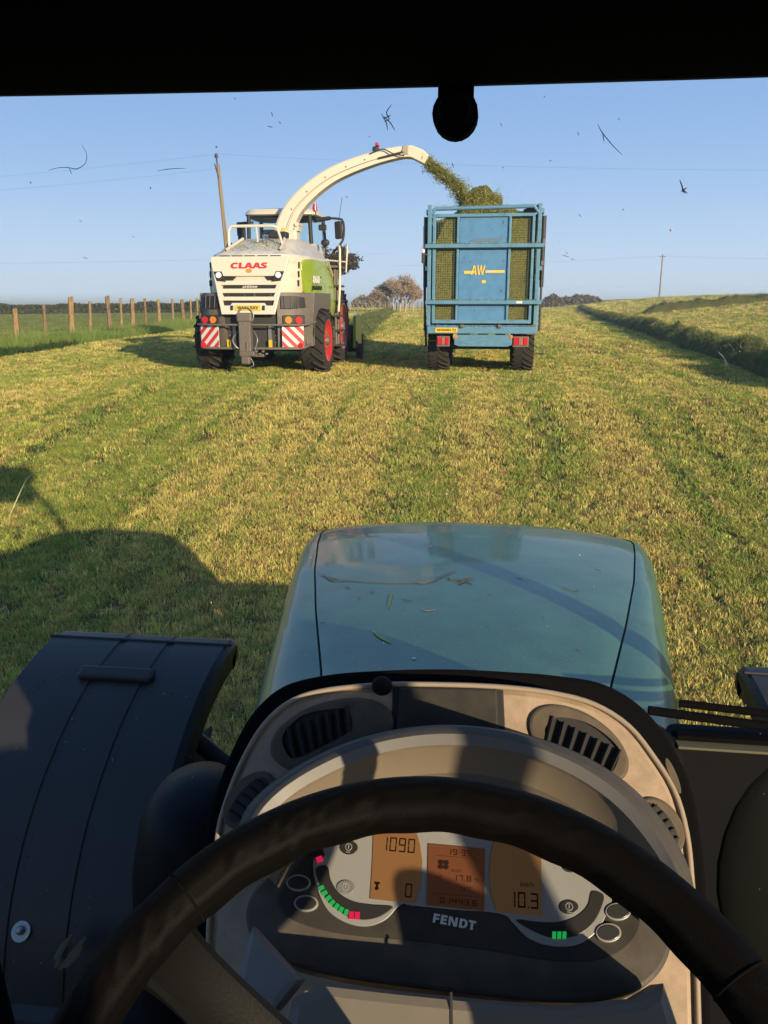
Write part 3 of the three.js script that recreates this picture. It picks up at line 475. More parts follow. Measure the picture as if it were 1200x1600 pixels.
  P('cab_seat', [rbox(.5, .14, .5, .05, 3.02, -2.4, .05), rbox(.5, .65, .14, .05, 3.32, -2.15, .05)], darkGrey, cab);
  const px = [[-.78, -1.62], [.78, -1.62], [-.84, -3.05], [.84, -3.05]];
  for (const [x, z] of px) P('cab_pillar', bar([x, 2.95, z], [x * .97, 3.62, z + (z < -2 ? .12 : .02)], .05, 8), ink, cab);
  P('rear_window', loft([[[-.76, 2.97, -1.60], [.76, 2.97, -1.60]], [[-.74, 3.6, -1.58], [.74, 3.6, -1.58]]]), blueGlass, cab);
  P('windscreen', loft([[[-.82, 2.5, -3.10], [.82, 2.5, -3.10]], [[-.8, 3.6, -2.95], [.8, 3.6, -2.95]]]), blueGlass, cab);
  for (const s of [-1, 1]) P('side_window', loft([[[s * .80, 2.97, -1.64], [s * .86, 2.97, -3.0]], [[s * .77, 3.6, -1.62], [s * .82, 3.6, -2.92]]]), blueGlass, cab);
  const roofPts = (k, y) => { const r = []; for (let i = 0; i < 24; i++) { const a = i / 24 * 2 * Math.PI, c = Math.cos(a), s = Math.sin(a), e = .45; r.push([Math.sign(c) * Math.abs(c) ** e * .92 * k, y, -2.32 + Math.sign(s) * Math.abs(s) ** e * .86 * k]); } return r; };
  P('cab_roof', loft([roofPts(.94, 3.60), roofPts(1, 3.63), roofPts(1, 3.68), roofPts(.93, 3.75), roofPts(.6, 3.80), roofPts(.05, 3.81)], true, 35, true), cream, cab);
  P('roof_lining', loft([roofPts(.9, 3.565), roofPts(.95, 3.61)], true, 35, true), ink, cab);
  const bea = P('beacon', cyl(.065, .16, .86, 3.80, -1.75, 0, 0, 0, .05), redLens, cab); bea.position.y += 0; P('beacon_stem', cyl(.03, .16, .86, 3.66, -1.75), ink, cab);
  // right mirror bracket, mirrors, hand rails and steps
  P('mirror_arm', [tube([[.82, 3.56, -2.0], [1.15, 3.58, -2.1], [1.45, 3.55, -2.15], [1.50, 3.35, -2.15], [1.47, 3.05, -2.1], [1.2, 2.72, -2.0], [.9, 2.56, -1.9]], .028, 30, 6, .3), bar([1.15, 3.58, -2.1], [.86, 3.5, -1.7], .05)], ink);
  P('mirror', rbox(.2, .42, .09, 1.37, 3.30, -2.12, .04, 0, -.25, .05), ink); P('mirror', rbox(.2, .14, .08, .98, 3.36, -2.05, .03), ink); P('mirror', [sph(.11, 1.05, 3.0, -2.0, 1, .8, .5), bar([1.05, 2.9, -2], [1.03, 2.65, -2], .012)], ink);
  P('mirror_arm', [tube([[-.8, 3.5, -2.1], [-1.1, 3.5, -2.2], [-1.22, 3.42, -2.2], [-1.22, 3.2, -2.2]], .028, 20, 6, .3), rbox(.4, .1, .2, -1.0, 3.46, -2.1, .03)], ink); P('mirror', rbox(.2, .4, .09, -1.12, 3.2, -2.18, .04), ink); P('mirror', sph(.12, -1.42, 2.92, -2.1, .8, 1, .5), ink);
  P('deck_rail', [tube([[-.66, 2.72, .35], [-.67, 3.08, .32], [-.62, 3.20, .30], [-.3, 3.21, .28], [.30, 3.21, .26], [.42, 3.17, .24]], .035, 36, 6, .2), tube([[.42, 3.17, .24], [.5, 2.95, .3], [.58, 2.72, .38]], .03, 14, 6), bar([-.05, 3.20, .28], [-.05, 2.88, .2], .02)], creamPlain);
  P('deck_box', [rbox(.42, .14, .3, .3, 3.06, -.35, .03), rbox(.3, .1, .2, .05, 3.14, -.5, .03)], ink);
  P('hand_rail', [tube([[1.42, 1.35, -1.7], [1.45, 2.0, -1.75], [1.45, 2.85, -1.8], [1.40, 2.92, -1.9]], .03, 20, 6, .2), tube([[1.52, 2.3, -2.25], [1.55, 2.9, -2.3], [1.5, 2.98, -2.45]], .022, 12, 6), bar([1.3, 2.55, -1.0], [1.3, 2.2, -1.6], .02), bar([1.22, 2.55, -1.25], [1.52, 2.55, -2.2], .02)], creamPlain);
  P('ladder_side', [bar([1.32, .5, -1.85], [1.3, 2.4, -1.85], .035, 6), bar([1.32, .5, -2.15], [1.3, 2.4, -2.15], .035, 6)], charcoal);
  for (let i = 0; i < 5; i++) P('step', rbox(.26, .05, .4, 1.36, .52 + i * .36, -1.98, .01), darkGrey);
  P('platform', rbox(.5, .06, 1.1, 1.15, 2.42, -2.2, .02), charcoal);
  P('aerial', bar([1.3, 3.4, -2.4], [1.42, 4.1, -2.4], .006, 5), ink);
  // discharge spout: turret, curved box-section chute, end flap
  const path = new THREE.CatmullRomCurve3([V(.20, 2.96, -1.1), V(.26, 3.22, -1.1), V(.47, 3.66, -1.12), V(.86, 4.06, -1.14), V(1.44, 4.44, -1.18), V(2.32, 4.76, -1.25), V(2.95, 4.90, -1.3), V(3.16, 4.92, -1.31)]);
  const sec = (a, b, h0, w0) => { const R = []; for (let i = 0; i <= 30; i++) { const t = a + (b - a) * i / 30, p = path.getPointAt(t), tg = path.getTangentAt(t), n = V(-tg.y, tg.x, 0).normalize(), hh = h0(t) / 2, w = w0 / 2; R.push([[hh, w * .8], [hh * .8, w], [-hh * .35, w], [-hh * .42, w * 1.12], [-hh, w * 1.12], [-hh, -w * 1.12], [-hh * .42, -w * 1.12], [-hh * .35, -w], [hh * .8, -w], [hh, -w * .8]].map(([q, z]) => [p.x + n.x * q, p.y + n.y * q, p.z + z])); } return loft(R, true, 30, true); };
  const sp = P('spout', sec(0, 1, t => .50 - .26 * t ** .7, .30), creamPlain);
  P('spout_turret', [cyl(.40, .35, .12, 2.92, -1.1), rbox(.34, .24, .4, .42, 3.10, -1.08, .06)], creamPlain);
  P('turret_hook', [cyl(.05, .44, .60, 3.34, -1.1, Math.PI / 2), box(.1, .16, .36, .58, 3.28, -1.1)], creamPlain);
  P('yellow_mark', rbox(.09, .22, .01, .25, 3.16, -.935, .004, 0, 0, -.3), plateYellow, sp);
  const fl0 = [[3.05, 4.80], [3.10, 5.03], [3.25, 5.04], [3.50, 4.95], [3.66, 4.82], [3.56, 4.63], [3.42, 4.70], [3.25, 4.78]];
  P('spout_flap', extr(shape2(fl0), .34, .02).translate(0, 0, -1.48), creamPlain, h); P('flap_joint', [cyl(.05, .4, 3.10, 4.93, -1.31, Math.PI / 2), rbox(.14, .2, .37, 3.12, 4.93, -1.31, .02)], std([.33, .28, .2], .5));
  P('hydraulic_ram', [bar([2.5, 4.76, -1.07], [3.05, 4.88, -1.07], .022), tube([[2.3, 4.86, -1.08], [2.6, 4.95, -1.06], [2.85, 4.85, -1.06], [3.1, 4.8, -1.06]], .014, 16, 5)], darkGrey);
  P('spout_lamp', [rbox(.14, .16, .2, 2.42, 4.96, -1.26, .04)], ink); P('spout_reflector', rbox(.10, .08, .16, 2.46, 5.08, -1.26, .03), redLens);
  for (const t of [.2, .34, .48, .62, .74]) { const p = path.getPointAt(t); P('spout_clip', rbox(.03, .03, .03, p.x, p.y + .02, p.z + .165, .01), steel, sp); }
  P('spout_seam', tube([.06, .2, .35, .5, .65, .8, .92].map(t => { const p = path.getPointAt(t), tg = path.getTangentAt(t), n = V(-tg.y, tg.x, 0); return p.addScaledVector(n, -.045).add(V(0, 0, .158)); }), .008, 30, 5), std([.30, .24, .15], .7), sp);
  // pick-up header in front
  P('pickup_body', [rbox(2.6, .5, .6, 0, .70, -4.9, .1), cyl(.35, 2.6, 0, .5, -5.3, 0, 0, Math.PI / 2), box(1.2, .6, 1.0, 0, .9, -4.2)], darkGrey);
  for (const s of [-1, 1]) { P('pickup_end_plate', extr(shape2([[4.4, .3], [5.5, .25], [5.7, .7], [5.2, 1.25], [4.5, 1.2]]), .08, .015).rotateY(Math.PI / 2).translate(s * 1.36 - .04, 0, 0), limeGreen); P('gauge_wheel', [cyl(.22, .15, s * 1.56, .23, -4.1, 0, 0, Math.PI / 2), bar([s * 1.56, .28, -4.1], [s * 1.38, .5, -4.6], .03), bar([s * 1.64, .3, -4.1], [s * 1.64, .72, -4.1], .02)], tyreMat); }
}
// ---- chopped crop scraps
const flake = (() => { const g = new THREE.PlaneGeometry(.009, .028, 1, 2), p = g.attributes.position; for (let i = 0; i < p.count; i++) p.setZ(i, p.getY(i) ** 2 * 9); g.computeVertexNormals(); return g; })();
const chopColor = () => { const b = rr(.6, 1.3); return rnd() < .75 ? C3(.24 * b, .255 * b, .065 * b) : C3(.48 * b, .43 * b, .17 * b); };
// ---- silage trailer
{
  const TX = -.16, TZ = -19.6, t = thing('silage_trailer', 'tall blue silage trailer with caged sides, its back towards the camera', 'trailer', [TX, 0, TZ]);
  const P = (n, g, m, par = t) => part(par, n, (Array.isArray(g) ? merge(g) : g), m);
  const rust = dtex(256, (i, j) => { const f = fbm(i / 20, j / 20, 81, 4, 13), r = sstep(.72, .88, fbm(i / 9 + 5, j / 14, 84, 4)), v = clamp1(.90 + .12 * f); return [v * (1 - .25 * r), v * (1 - .35 * r), v * (1 - .5 * r)]; }, true);
  const blue = phy([.075, .22, .41], .42, 0, { map: rust, clearcoat: .25, clearcoatRoughness: .3 }), blueRail = phy([.10, .25, .40], .45, 0, { map: grime });
  const z = -18.6, U = g => boxUV(g, .7), B = (w, h, d, x, y, zz, r = .012) => U(rbox(w, h, d, x, y, zz, r));
  const FR = z - .0, wire = std([.12, .15, .13], .6);
  const lattice = (x0, x1, y0, y1, zz, pitch, th, axis = 'z') => { const L = [], nx = Math.round((x1 - x0) / pitch), ny = Math.round((y1 - y0) / pitch); for (let i = 0; i <= nx; i++) { const x = x0 + (x1 - x0) * i / nx; L.push(axis === 'z' ? box(th, y1 - y0, th, x, (y0 + y1) / 2, zz) : box(th, y1 - y0, th, zz, (y0 + y1) / 2, x)); } for (let j = 0; j <= ny; j++) { const y = y0 + (y1 - y0) * j / ny; L.push(axis === 'z' ? box(x1 - x0, th, th, (x0 + x1) / 2, y, zz + .004) : box(th, th, x1 - x0, zz + .004, y, (x0 + x1) / 2)); } return merge(L); };
  // tailgate
  const gate = P('tailgate', B(1.06, 2.2, .05, -.155, 2.28, FR - .03), blue);
  for (const [x, w] of [[-1.235, .07], [-.715, .055], [.405, .055], [.905, .06]]) P('gate_post', B(w, 2.26, .09, x, 2.28, FR), blueRail, gate);
  P('gate_rail', B(2.2, .07, .09, -.165, 3.40, FR + .002), blueRail, gate); P('gate_rail', B(2.2, .08, .09, -.165, 1.155, FR + .002), blueRail, gate);
  P('mesh_panel', lattice(-1.2, -.745, 1.2, 3.36, FR - .02, .05, .005), wire, gate); P('mesh_panel', lattice(.435, .875, 1.2, 3.36, FR - .02, .05, .005), wire, gate);
  for (const [y, x0, x1] of [[2.765, -1.43, 1.14], [1.575, -1.41, 1.14]]) P('cross_bar', B(x1 - x0, .085, .10, (x0 + x1) / 2, y, FR + .09), blueRail, gate);
  const lg = std([.72, .48, .05], .5), put = g => g.translate(0, 0, FR + .003);
  const lo = P('brand_lettering', put(merge([text('AW', .30, .2, .008, .06).translate(-.26, 2.26, 0), box(.22, .06, .006, -.46, 2.215, .003), box(.42, .055, .006, .11, 2.228, .003)])), lg, gate);
  P('small_lettering', put(text('TRAILERS', .2, .03, .004).translate(0, 2.23, .006)), whitePaint, lo); P('maker_sticker', put(box(.09, .065, .006, -.13, 2.015, .003)), lg, gate);
  P('rust_patch', loft([[[-.5, 2.86, FR + .0015], [0, 2.85, FR + .0015], [.2, 2.87, FR + .0015]], [[-.36, 2.92, FR + .0015], [.05, 2.93, FR + .0015], [.28, 2.95, FR + .0015]]]), std([.10, .17, .24], .8), gate);
  P('yellow_tape', box(.13, .05, .004, .66, 1.575, FR + .143), whitePaint, gate);
  // corner posts, hoop and side walls
  for (const [x, l] of [[-1.34, 0], [1.03, 0]]) P('corner_post', B(.085, 2.75, .13, x, 2.25, FR - .03), blueRail);
  P('corner_gusset', B(.13, .22, .10, .99, .98, FR + .01), std([.22, .08, .05], .7));
  P('top_hoop', [bar([-1.34, 3.40, FR], [-1.22, 3.54, FR], .04), bar([-1.22, 3.54, FR], [.90, 3.57, FR], .04), bar([.90, 3.57, FR], [1.02, 3.42, FR], .04)], blueRail);
  P('top_flare', U(loft([[[.70, 3.56, FR - .5], [1.03, 3.62, FR - .02]], [[.70, 3.59, FR - 3.5], [1.06, 3.66, FR - 3.5]]])), std([.02, .09, .10], .6));
  for (const s of [-1, 1]) {
    const x = s < 0 ? -1.36 : 1.06;
    for (let i = 0; i < 7; i++) P('side_post', B(.08, 2.5, .09, x, 2.25, FR - .6 - i * .98), blueRail);
    P('side_rail', B(.09, .1, 6.6, x + s * .02, 3.48, FR - 3.3), blueRail); P('side_rail', B(.09, .1, 6.6, x + s * .02, 2.3, FR - 3.3), blueRail); P('side_board', B(.05, 1.1, 6.6, x, 1.5, FR - 3.3), blue);
    P('side_mesh', lattice(FR - 6.6, FR - .1, 2.05, 3.45, x, .09, .012, 'x'), wire);
    P('gate_ram', [cyl(.05, 1.5, x + s * .08, 2.65, FR - .28), cyl(.025, 1.3, x + s * .08, 1.6, FR - .22)], darkGrey);
  }
  P('side_lamp', rbox(.07, .16, .09, -1.47, 2.70, FR + .02, .03), whiteLens); P('lamp_bracket', [rbox(.07, .22, .08, -1.475, 2.52, FR + .0, .02), box(.06, .04, .04, -1.42, 2.6, FR)], darkGrey); P('latch', [rbox(.07, .1, .1, 1.12, 2.40, FR, .02), rbox(.06, .16, .08, 1.13, 2.82, FR + .05, .02)], charcoal);
  P('guard_strip', [tube([[-1.46, 3.2, FR - .1], [-1.45, 2.2, FR - .1], [-1.44, 1.2, FR - .3], [-1.43, .6, FR - .6]], .03, 20, 6)], darkGrey);
  P('front_wall', B(2.44, 2.6, .05, -.15, 2.1, FR - 6.65), blue); P('floor', B(2.44, .12, 6.7, -.15, 1.02, FR - 3.3), blue);
  // rear beam, plate, skirt, lamps
  P('rear_beam', B(2.42, .16, .14, -.15, .975, FR + .02), blueRail); for (const x of [-.58, .25]) P('hinge', rbox(.08, .07, .1, x, 1.06, FR + .1, .015), charcoal);
  plateText(t, 'number_plate', 'WA08LTJ', .50, .105, -.93, .97, FR + .097);
  P('rear_skirt', U(extr(shape2([[-.75, .87], [.54, .87], [.54, .65], [.44, .61], [-.65, .61], [-.75, .65]]), .05, .01).translate(0, 0, FR - .02)), blueRail);
  for (const [x, w] of [[-1.0, .30], [.73, .36]]) { const c = P('tail_lamp', rbox(w, .24, .08, x, .72, FR - .02, .02), charcoal); for (let i = 0; i < 3; i++) P('lens', rbox(w * .27, .17, .03, x + (i - 1) * w * .3, .73, FR + .03, .012), i === 1 ? std([.35, .1, .08], .4) : redLens, c); }
  for (const x of [-.72, .52]) P('reflector', cyl(.035, .02, x, .83, FR + .04, Math.PI / 2), amberLens);
  P('chassis', [box(.18, .3, 6.6, -.6, .8, FR - 3.4), box(.18, .3, 6.6, .3, .8, FR - 3.4), box(1.9, .16, .16, -.15, .58, TZ), box(1.9, .16, .16, -.15, .58, TZ - 1.35), box(.3, .25, 2.5, -.15, .75, FR - 7.6)], darkGrey);
  const rim = std([.25, .26, .25], .5, .3);
  for (const dz of [0, -1.35]) for (const s of [-1, 1]) wheel(t, TX + s * .98, .56, TZ + dz, .575, .50, .30, rim, s, 24, .03);
  P('mudguard', [-1, 1].map(s => rbox(.5, .05, 2.6, TX + s * .98, 1.0 - .12, TZ - .68, .02)), charcoal);
}
{ // bits of crop caught on ledges
  const dust = (t, n, f) => { const L = []; for (let i = 0; i < n; i++) L.push({ p: V(...f()), q: anyQ(), s: V(1, 1, 1).multiplyScalar(rr(.5, 1.3)), c: chopColor() }); instanced(t, 'caught_crop', flake, grassMat, L); };
  const tr = scene.children.find(o => o.name === 'silage_trailer'), hv = scene.children.find(o => o.name === 'forage_harvester');
  dust(tr, 1700, () => { const k = rnd(), x = rr(-1.35, 1.05); return k < .3 ? [x, 2.815 + rr(0, .015), -18.51 + rr(-.05, .05)] : k < .55 ? [x, 1.625 + rr(0, .015), -18.51 + rr(-.05, .05)] : k < .85 ? [x, 1.06 + rr(0, .03) * rnd(), -18.55 + rr(-.05, .08)] : [x, 3.60 + rr(-.02, .02), -18.6]; });
  dust(hv, 900, () => { const z = rr(-.1, .85), y = 2.66 + (.85 - z) * .3; return [HX + rr(-.75, .75) * (1 - (.85 - z) * .35), y + .005, HZ + z]; });
}
// ---- chopped grass: the load, the stream from the spout, loose bits in the air
const chopTex = dtex(512, (() => { const n = 512, a = new Float32Array(n * n * 3); for (let i = 0; i < n * n; i++) { a[i * 3] = .34; a[i * 3 + 1] = .35; a[i * 3 + 2] = .14; } for (let s = 0; s < 30000; s++) { let x = rr(0, n), y = rr(0, n); const t = rr(0, 6.28), L = rr(3, 10), b = rr(.45, 1), c = rnd() < .75 ? [.72 * b, .72 * b, .32 * b] : [.95 * b, .9 * b, .52 * b]; for (let q = 0; q < L; q++) { x += Math.cos(t); y += Math.sin(t); for (let w = 0; w < 2; w++) { const m = ((((Math.floor(y) + w) % n + n) % n) * n + ((Math.floor(x) % n) + n) % n) * 3; a[m] = c[0]; a[m + 1] = c[1]; a[m + 2] = c[2]; } } } return (i, j) => { const k = (j * n + i) * 3; return [a[k], a[k + 1], a[k + 2]]; }; })(), true);
const chopMat = std([1, .96, .62], 1, 0, { map: chopTex, bumpMap: chopTex, bumpScale: .03 });
{
  const t = thing('grass_load', 'heap of chopped green grass filling and topping the blue trailer', 'grass load', [-.16, 1.08, -22]);
  const x0 = -1.28, x1 = .98, z0 = -18.68, z1 = -25.1, topY = (x, z) => { const d = (a, b, sx, sz) => Math.exp(-(((x - a) / sx) ** 2) - (((z - b) / sz) ** 2)); return 3.34 + .30 * d(-.30, -19.9, .36, .7) + .40 * d(-.52, -19.7, .26, .5) + .42 * d(-.12, -19.7, .26, .5) + .24 * d(.40, -19.9, .42, .9) + .25 * d(-.2, -22, .9, 1.6) - .5 * sstep(-.95, -1.25, x) * sstep(-19.6, -18.8, z) + (fbm(x * 3, z * 3, 33, 3) - .5) * .16 + (fbm(x * 9, z * 9, 34, 2) - .5) * .07; };
  const rings = [], nx = 48, nz = 70;
  for (let j = 0; j <= nz; j++) { const z = z0 + (z1 - z0) * (j / nz) ** 1.4, r = []; const e = (y, i) => (fbm(y * 4 + i * 9, z * 4, 35, 2) - .5) * .03; r.push([x0, 1.1, z]); for (let k = 1; k < 10; k++) r.push([x0 + e(k * .2, 0), 1.1 + (topY(x0, z) - 1.1) * k / 10, z]); for (let i = 0; i <= nx; i++) { const x = x0 + (x1 - x0) * i / nx; r.push([x, topY(x, z), z]); } for (let k = 9; k > 0; k--) r.push([x1 + e(k * .2, 1), 1.1 + (topY(x1, z) - 1.1) * k / 10, z]); r.push([x1, 1.1, z]); rings.push(r); }
  const face = [], N = rings[0].length; for (let q = 0; q <= 30; q++) face.push(Array.from({ length: 41 }, (_, i) => { const x = x0 + (x1 - x0) * i / 40, y = 1.1 + (topY(x, z0) - 1.1) * q / 30; return [x, y, z0 + (fbm(x * 6, y * 6, 36, 2) - .5) * .05 * (q < 30 && q > 0 && i > 0 && i < 40 ? 1 : 0)]; }));
  part(t, 'heap', [boxUV(loft(rings, false, 60), .9), boxUV(loft(face, false, 60), .9)], chopMat);
  const L = []; for (let i = 0; i < 110000; i++) { const x = rr(x0, x1), z = rr(z0, -22.5); L.push({ p: V(x, topY(x, z) + rr(-.01, .03), z), q: anyQ(), s: V(1, 1, 1).multiplyScalar(rr(.7, 1.8)), c: chopColor() }); }
  for (let i = 0; i < 16000; i++) { const x = rr(x0, x1), y = 1.15 + rnd() * (topY(x, z0) - 1.15); if (x > -.7 && x < .4) continue; L.push({ p: V(x, y, z0 + rr(-.01, .02)), q: anyQ(), s: V(1, 1, 1).multiplyScalar(rr(.5, 1)), c: chopColor() }); }
  instanced(t, 'loose_clippings', flake, grassMat, L);
}
{
  const cv = new THREE.CatmullRomCurve3([V(-1.55, 4.72, -19.9), V(-1.25, 4.52, -19.86), V(-.95, 4.26, -19.82), V(-.76, 4.08, -19.8), V(-.66, 3.92, -19.78), V(-.52, 3.74, -19.75)]), L = [];
  const gau = () => (rnd() + rnd() + rnd() - 1.5) / 1.5;
  for (let i = 0; i < 110000; i++) { const t = rnd(), p = cv.getPointAt(t), r = (.075 + .06 * t) * (.7 + .6 * vnoise(t * 13, 1, 44)) * (rnd() < .12 ? 2.6 : 1), w = .05 * (vnoise(t * 9, 4, 45) - .5); L.push({ p: p.add(V(gau() * r + w, gau() * r + w, gau() * r * 1.1)), q: anyQ(), s: V(1, 1, 1).multiplyScalar(rr(.7, 1.6)), c: chopColor() }); }
  for (let i = 0; i < 16000; i++) { const a = rr(0, 6.28), r = Math.sqrt(rnd()); L.push({ p: V(-.26 + Math.cos(a) * r * .50, 3.70 + Math.abs(gau()) * (.20 + .22 * vnoise(a * 2, r * 3, 46)), -19.7 + Math.sin(a) * r * .4), q: anyQ(), s: V(1, 1, 1).multiplyScalar(rr(.7, 1.6)), c: chopColor() }); }
  let m = instanced(null, 'crop_stream', flake, grassMat, L); m.userData.label = 'stream of chopped grass blowing from the cream spout into the trailer'; m.userData.category = 'chopped grass';
  const F = []; for (let i = 0; i < 1100; i++) { const k = rnd(); const p = k < .45 ? V(-.2 + gau() * .5 + .3, 3.9 + gau() * .5, -19.7 + gau() * .5) : k < .8 ? V(1.55 + gau() * .55, 2.9 + gau() * .85, -20 + gau() * .8) : V(.7 + gau() * .8, 3.75 + gau() * .3, -20 + gau()); F.push({ p, q: anyQ(), s: V(1, 1, 1).multiplyScalar(rr(.25, .7)), c: chopColor() }); }
  m = instanced(null, 'flying_chaff', flake, grassMat, F); m.userData.label = 'fine bits of chopped grass drifting beside and above the trailer'; m.userData.category = 'chaff';
}

// ------------------------------------------------------------------ the tractor we sit in
const XC = -.025;
const hoodTop = z => lerpTab([[-1.22, .985], [-1.3, .978], [-1.65, .965], [-2.0, .945], [-2.35, .915], [-2.6, .880], [-2.75, .845], [-2.87, .772], [-2.95, .66], [-2.99, .45], [-3.0, .2]], z);
const creaseX = z => lerpTab([[-1.22, .235], [-1.3, .25], [-1.65, .335], [-2.0, .412], [-2.35, .476], [-2.55, .508], [-2.68, .510], [-2.8, .490], [-2.95, .44], [-3.0, .41]], z);
const outerX = z => lerpTab([[-1.22, .365], [-1.3, .378], [-1.65, .432], [-2.0, .488], [-2.35, .540], [-2.6, .560], [-2.72, .558], [-2.83, .530], [-2.92, .485], [-3.0, .43]], z);
const hoodY = (x, z) => hoodTop(z) - .030 * Math.pow(Math.abs(x - XC) / creaseX(z), 2.2) * (1 + .25 * sstep(-1.3, -2.6, z));
const tractor = thing('tractor', 'dark green tractor we look out of, with bonnet, beige dashboard and black steering wheel', 'tractor', [XC, -.9, -1.0]);
const grain = dtex(256, (i, j) => { const v = .5 + .5 * (vnoise(i / 1.6, j / 1.6, 101) - .5) + .25 * (vnoise(i / 4, j / 4, 102) - .5); return [v, v, v]; }, false);
const scuff = dtex(256, (i, j) => { const f = fbm(i / 24, j / 24, 111, 5, 11), v = .35 + .5 * f; return [v, v, v]; });
const dusty = dtex(512, (i, j) => { const f = fbm(i / 40, j / 40, 121, 5, 13), sp = sstep(.76, .84, vnoise(i / 2.2, j / 2.2, 124)) * .5, v = .80 + .22 * f; return [clamp1(v + sp * .4), clamp1(v + sp * .36), clamp1(v + sp * .25)]; }, true);
const P = (n, g, m, par = tractor) => part(par, n, g, m);
{ // bonnet: centre panel and two side panels, parted by dark creases
  const paint = phy([.066, .160, .098], .4, 0, { map: dusty, clearcoat: .42, clearcoatRoughness: .08, specularIntensity: .5 });
  const zs = []; for (let z = -1.22; z > -2.6; z -= .06) zs.push(z); for (let z = -2.6; z > -3.0; z -= .02) zs.push(z);
  const top = [], under = [], sides = { '-1': [], 1: [] };
  for (const z of zs) {
    const c = creaseX(z), w = outerX(z), r = [], u = [];
    for (let k = -14; k <= 14; k++) { const x = XC + c * k / 14; r.push([x, hoodY(x, z) - (Math.abs(k) === 14 ? .004 : 0), z]); }
    top.push(r);
    for (const s of [-1, 1]) { const q = [], x0 = c + .0045, y0 = hoodY(XC + c, z) - .003, yb = hoodTop(z) - .105, xb = w; for (let k = 0; k <= 12; k++) { const a = k / 12 * Math.PI / 2; q.push([XC + s * (x0 + (xb - x0) * Math.sin(a) ** .9), yb + (y0 - yb) * Math.cos(a) ** 1.1, z]); } q.push([XC + s * (xb + .012), yb - .10, z], [XC + s * (xb + .006), Math.min(yb - .2, .45), z], [XC + s * (xb - .06), Math.min(yb - .3, .22), z]); sides[s].push(s > 0 ? q : q.reverse()); }
    under.push([[XC - c - .02, hoodY(XC + c, z) - .016, z], [XC, hoodTop(z) - .05, z], [XC + c + .02, hoodY(XC + c, z) - .016, z]]);
  }
  const flip = r => r.map(q => q.slice().reverse());
  P('bonnet', boxUV(loft(flip(top), false, 40), 1.1), paint);
  for (const s of [-1, 1]) P('bonnet_side_panel', boxUV(loft(flip(sides[s]), false, 40), 1.1), paint);
  P('bonnet_seam', loft(under, false, 50), std([.012, .03, .022], .7));
  P('grille', [rbox(.9, .5, .05, XC, .35, -2.965, .02), rbox(.7, .06, .02, XC, .5, -3.0, .01)], black);
  P('engine_block', [box(.5, .55, 1.7, XC, .15, -2.0), box(.75, .25, 1.9, XC, -.12, -2.0)], darkGrey);
}
const cabPlastic = phy([.007, .007, .008], .8, 0, { specularIntensity: .25 }), fenderMat = phy([.034, .032, .031], .7, 0, { specularIntensity: .35, roughnessMap: scuff, bumpMap: grain, bumpScale: .0004 });
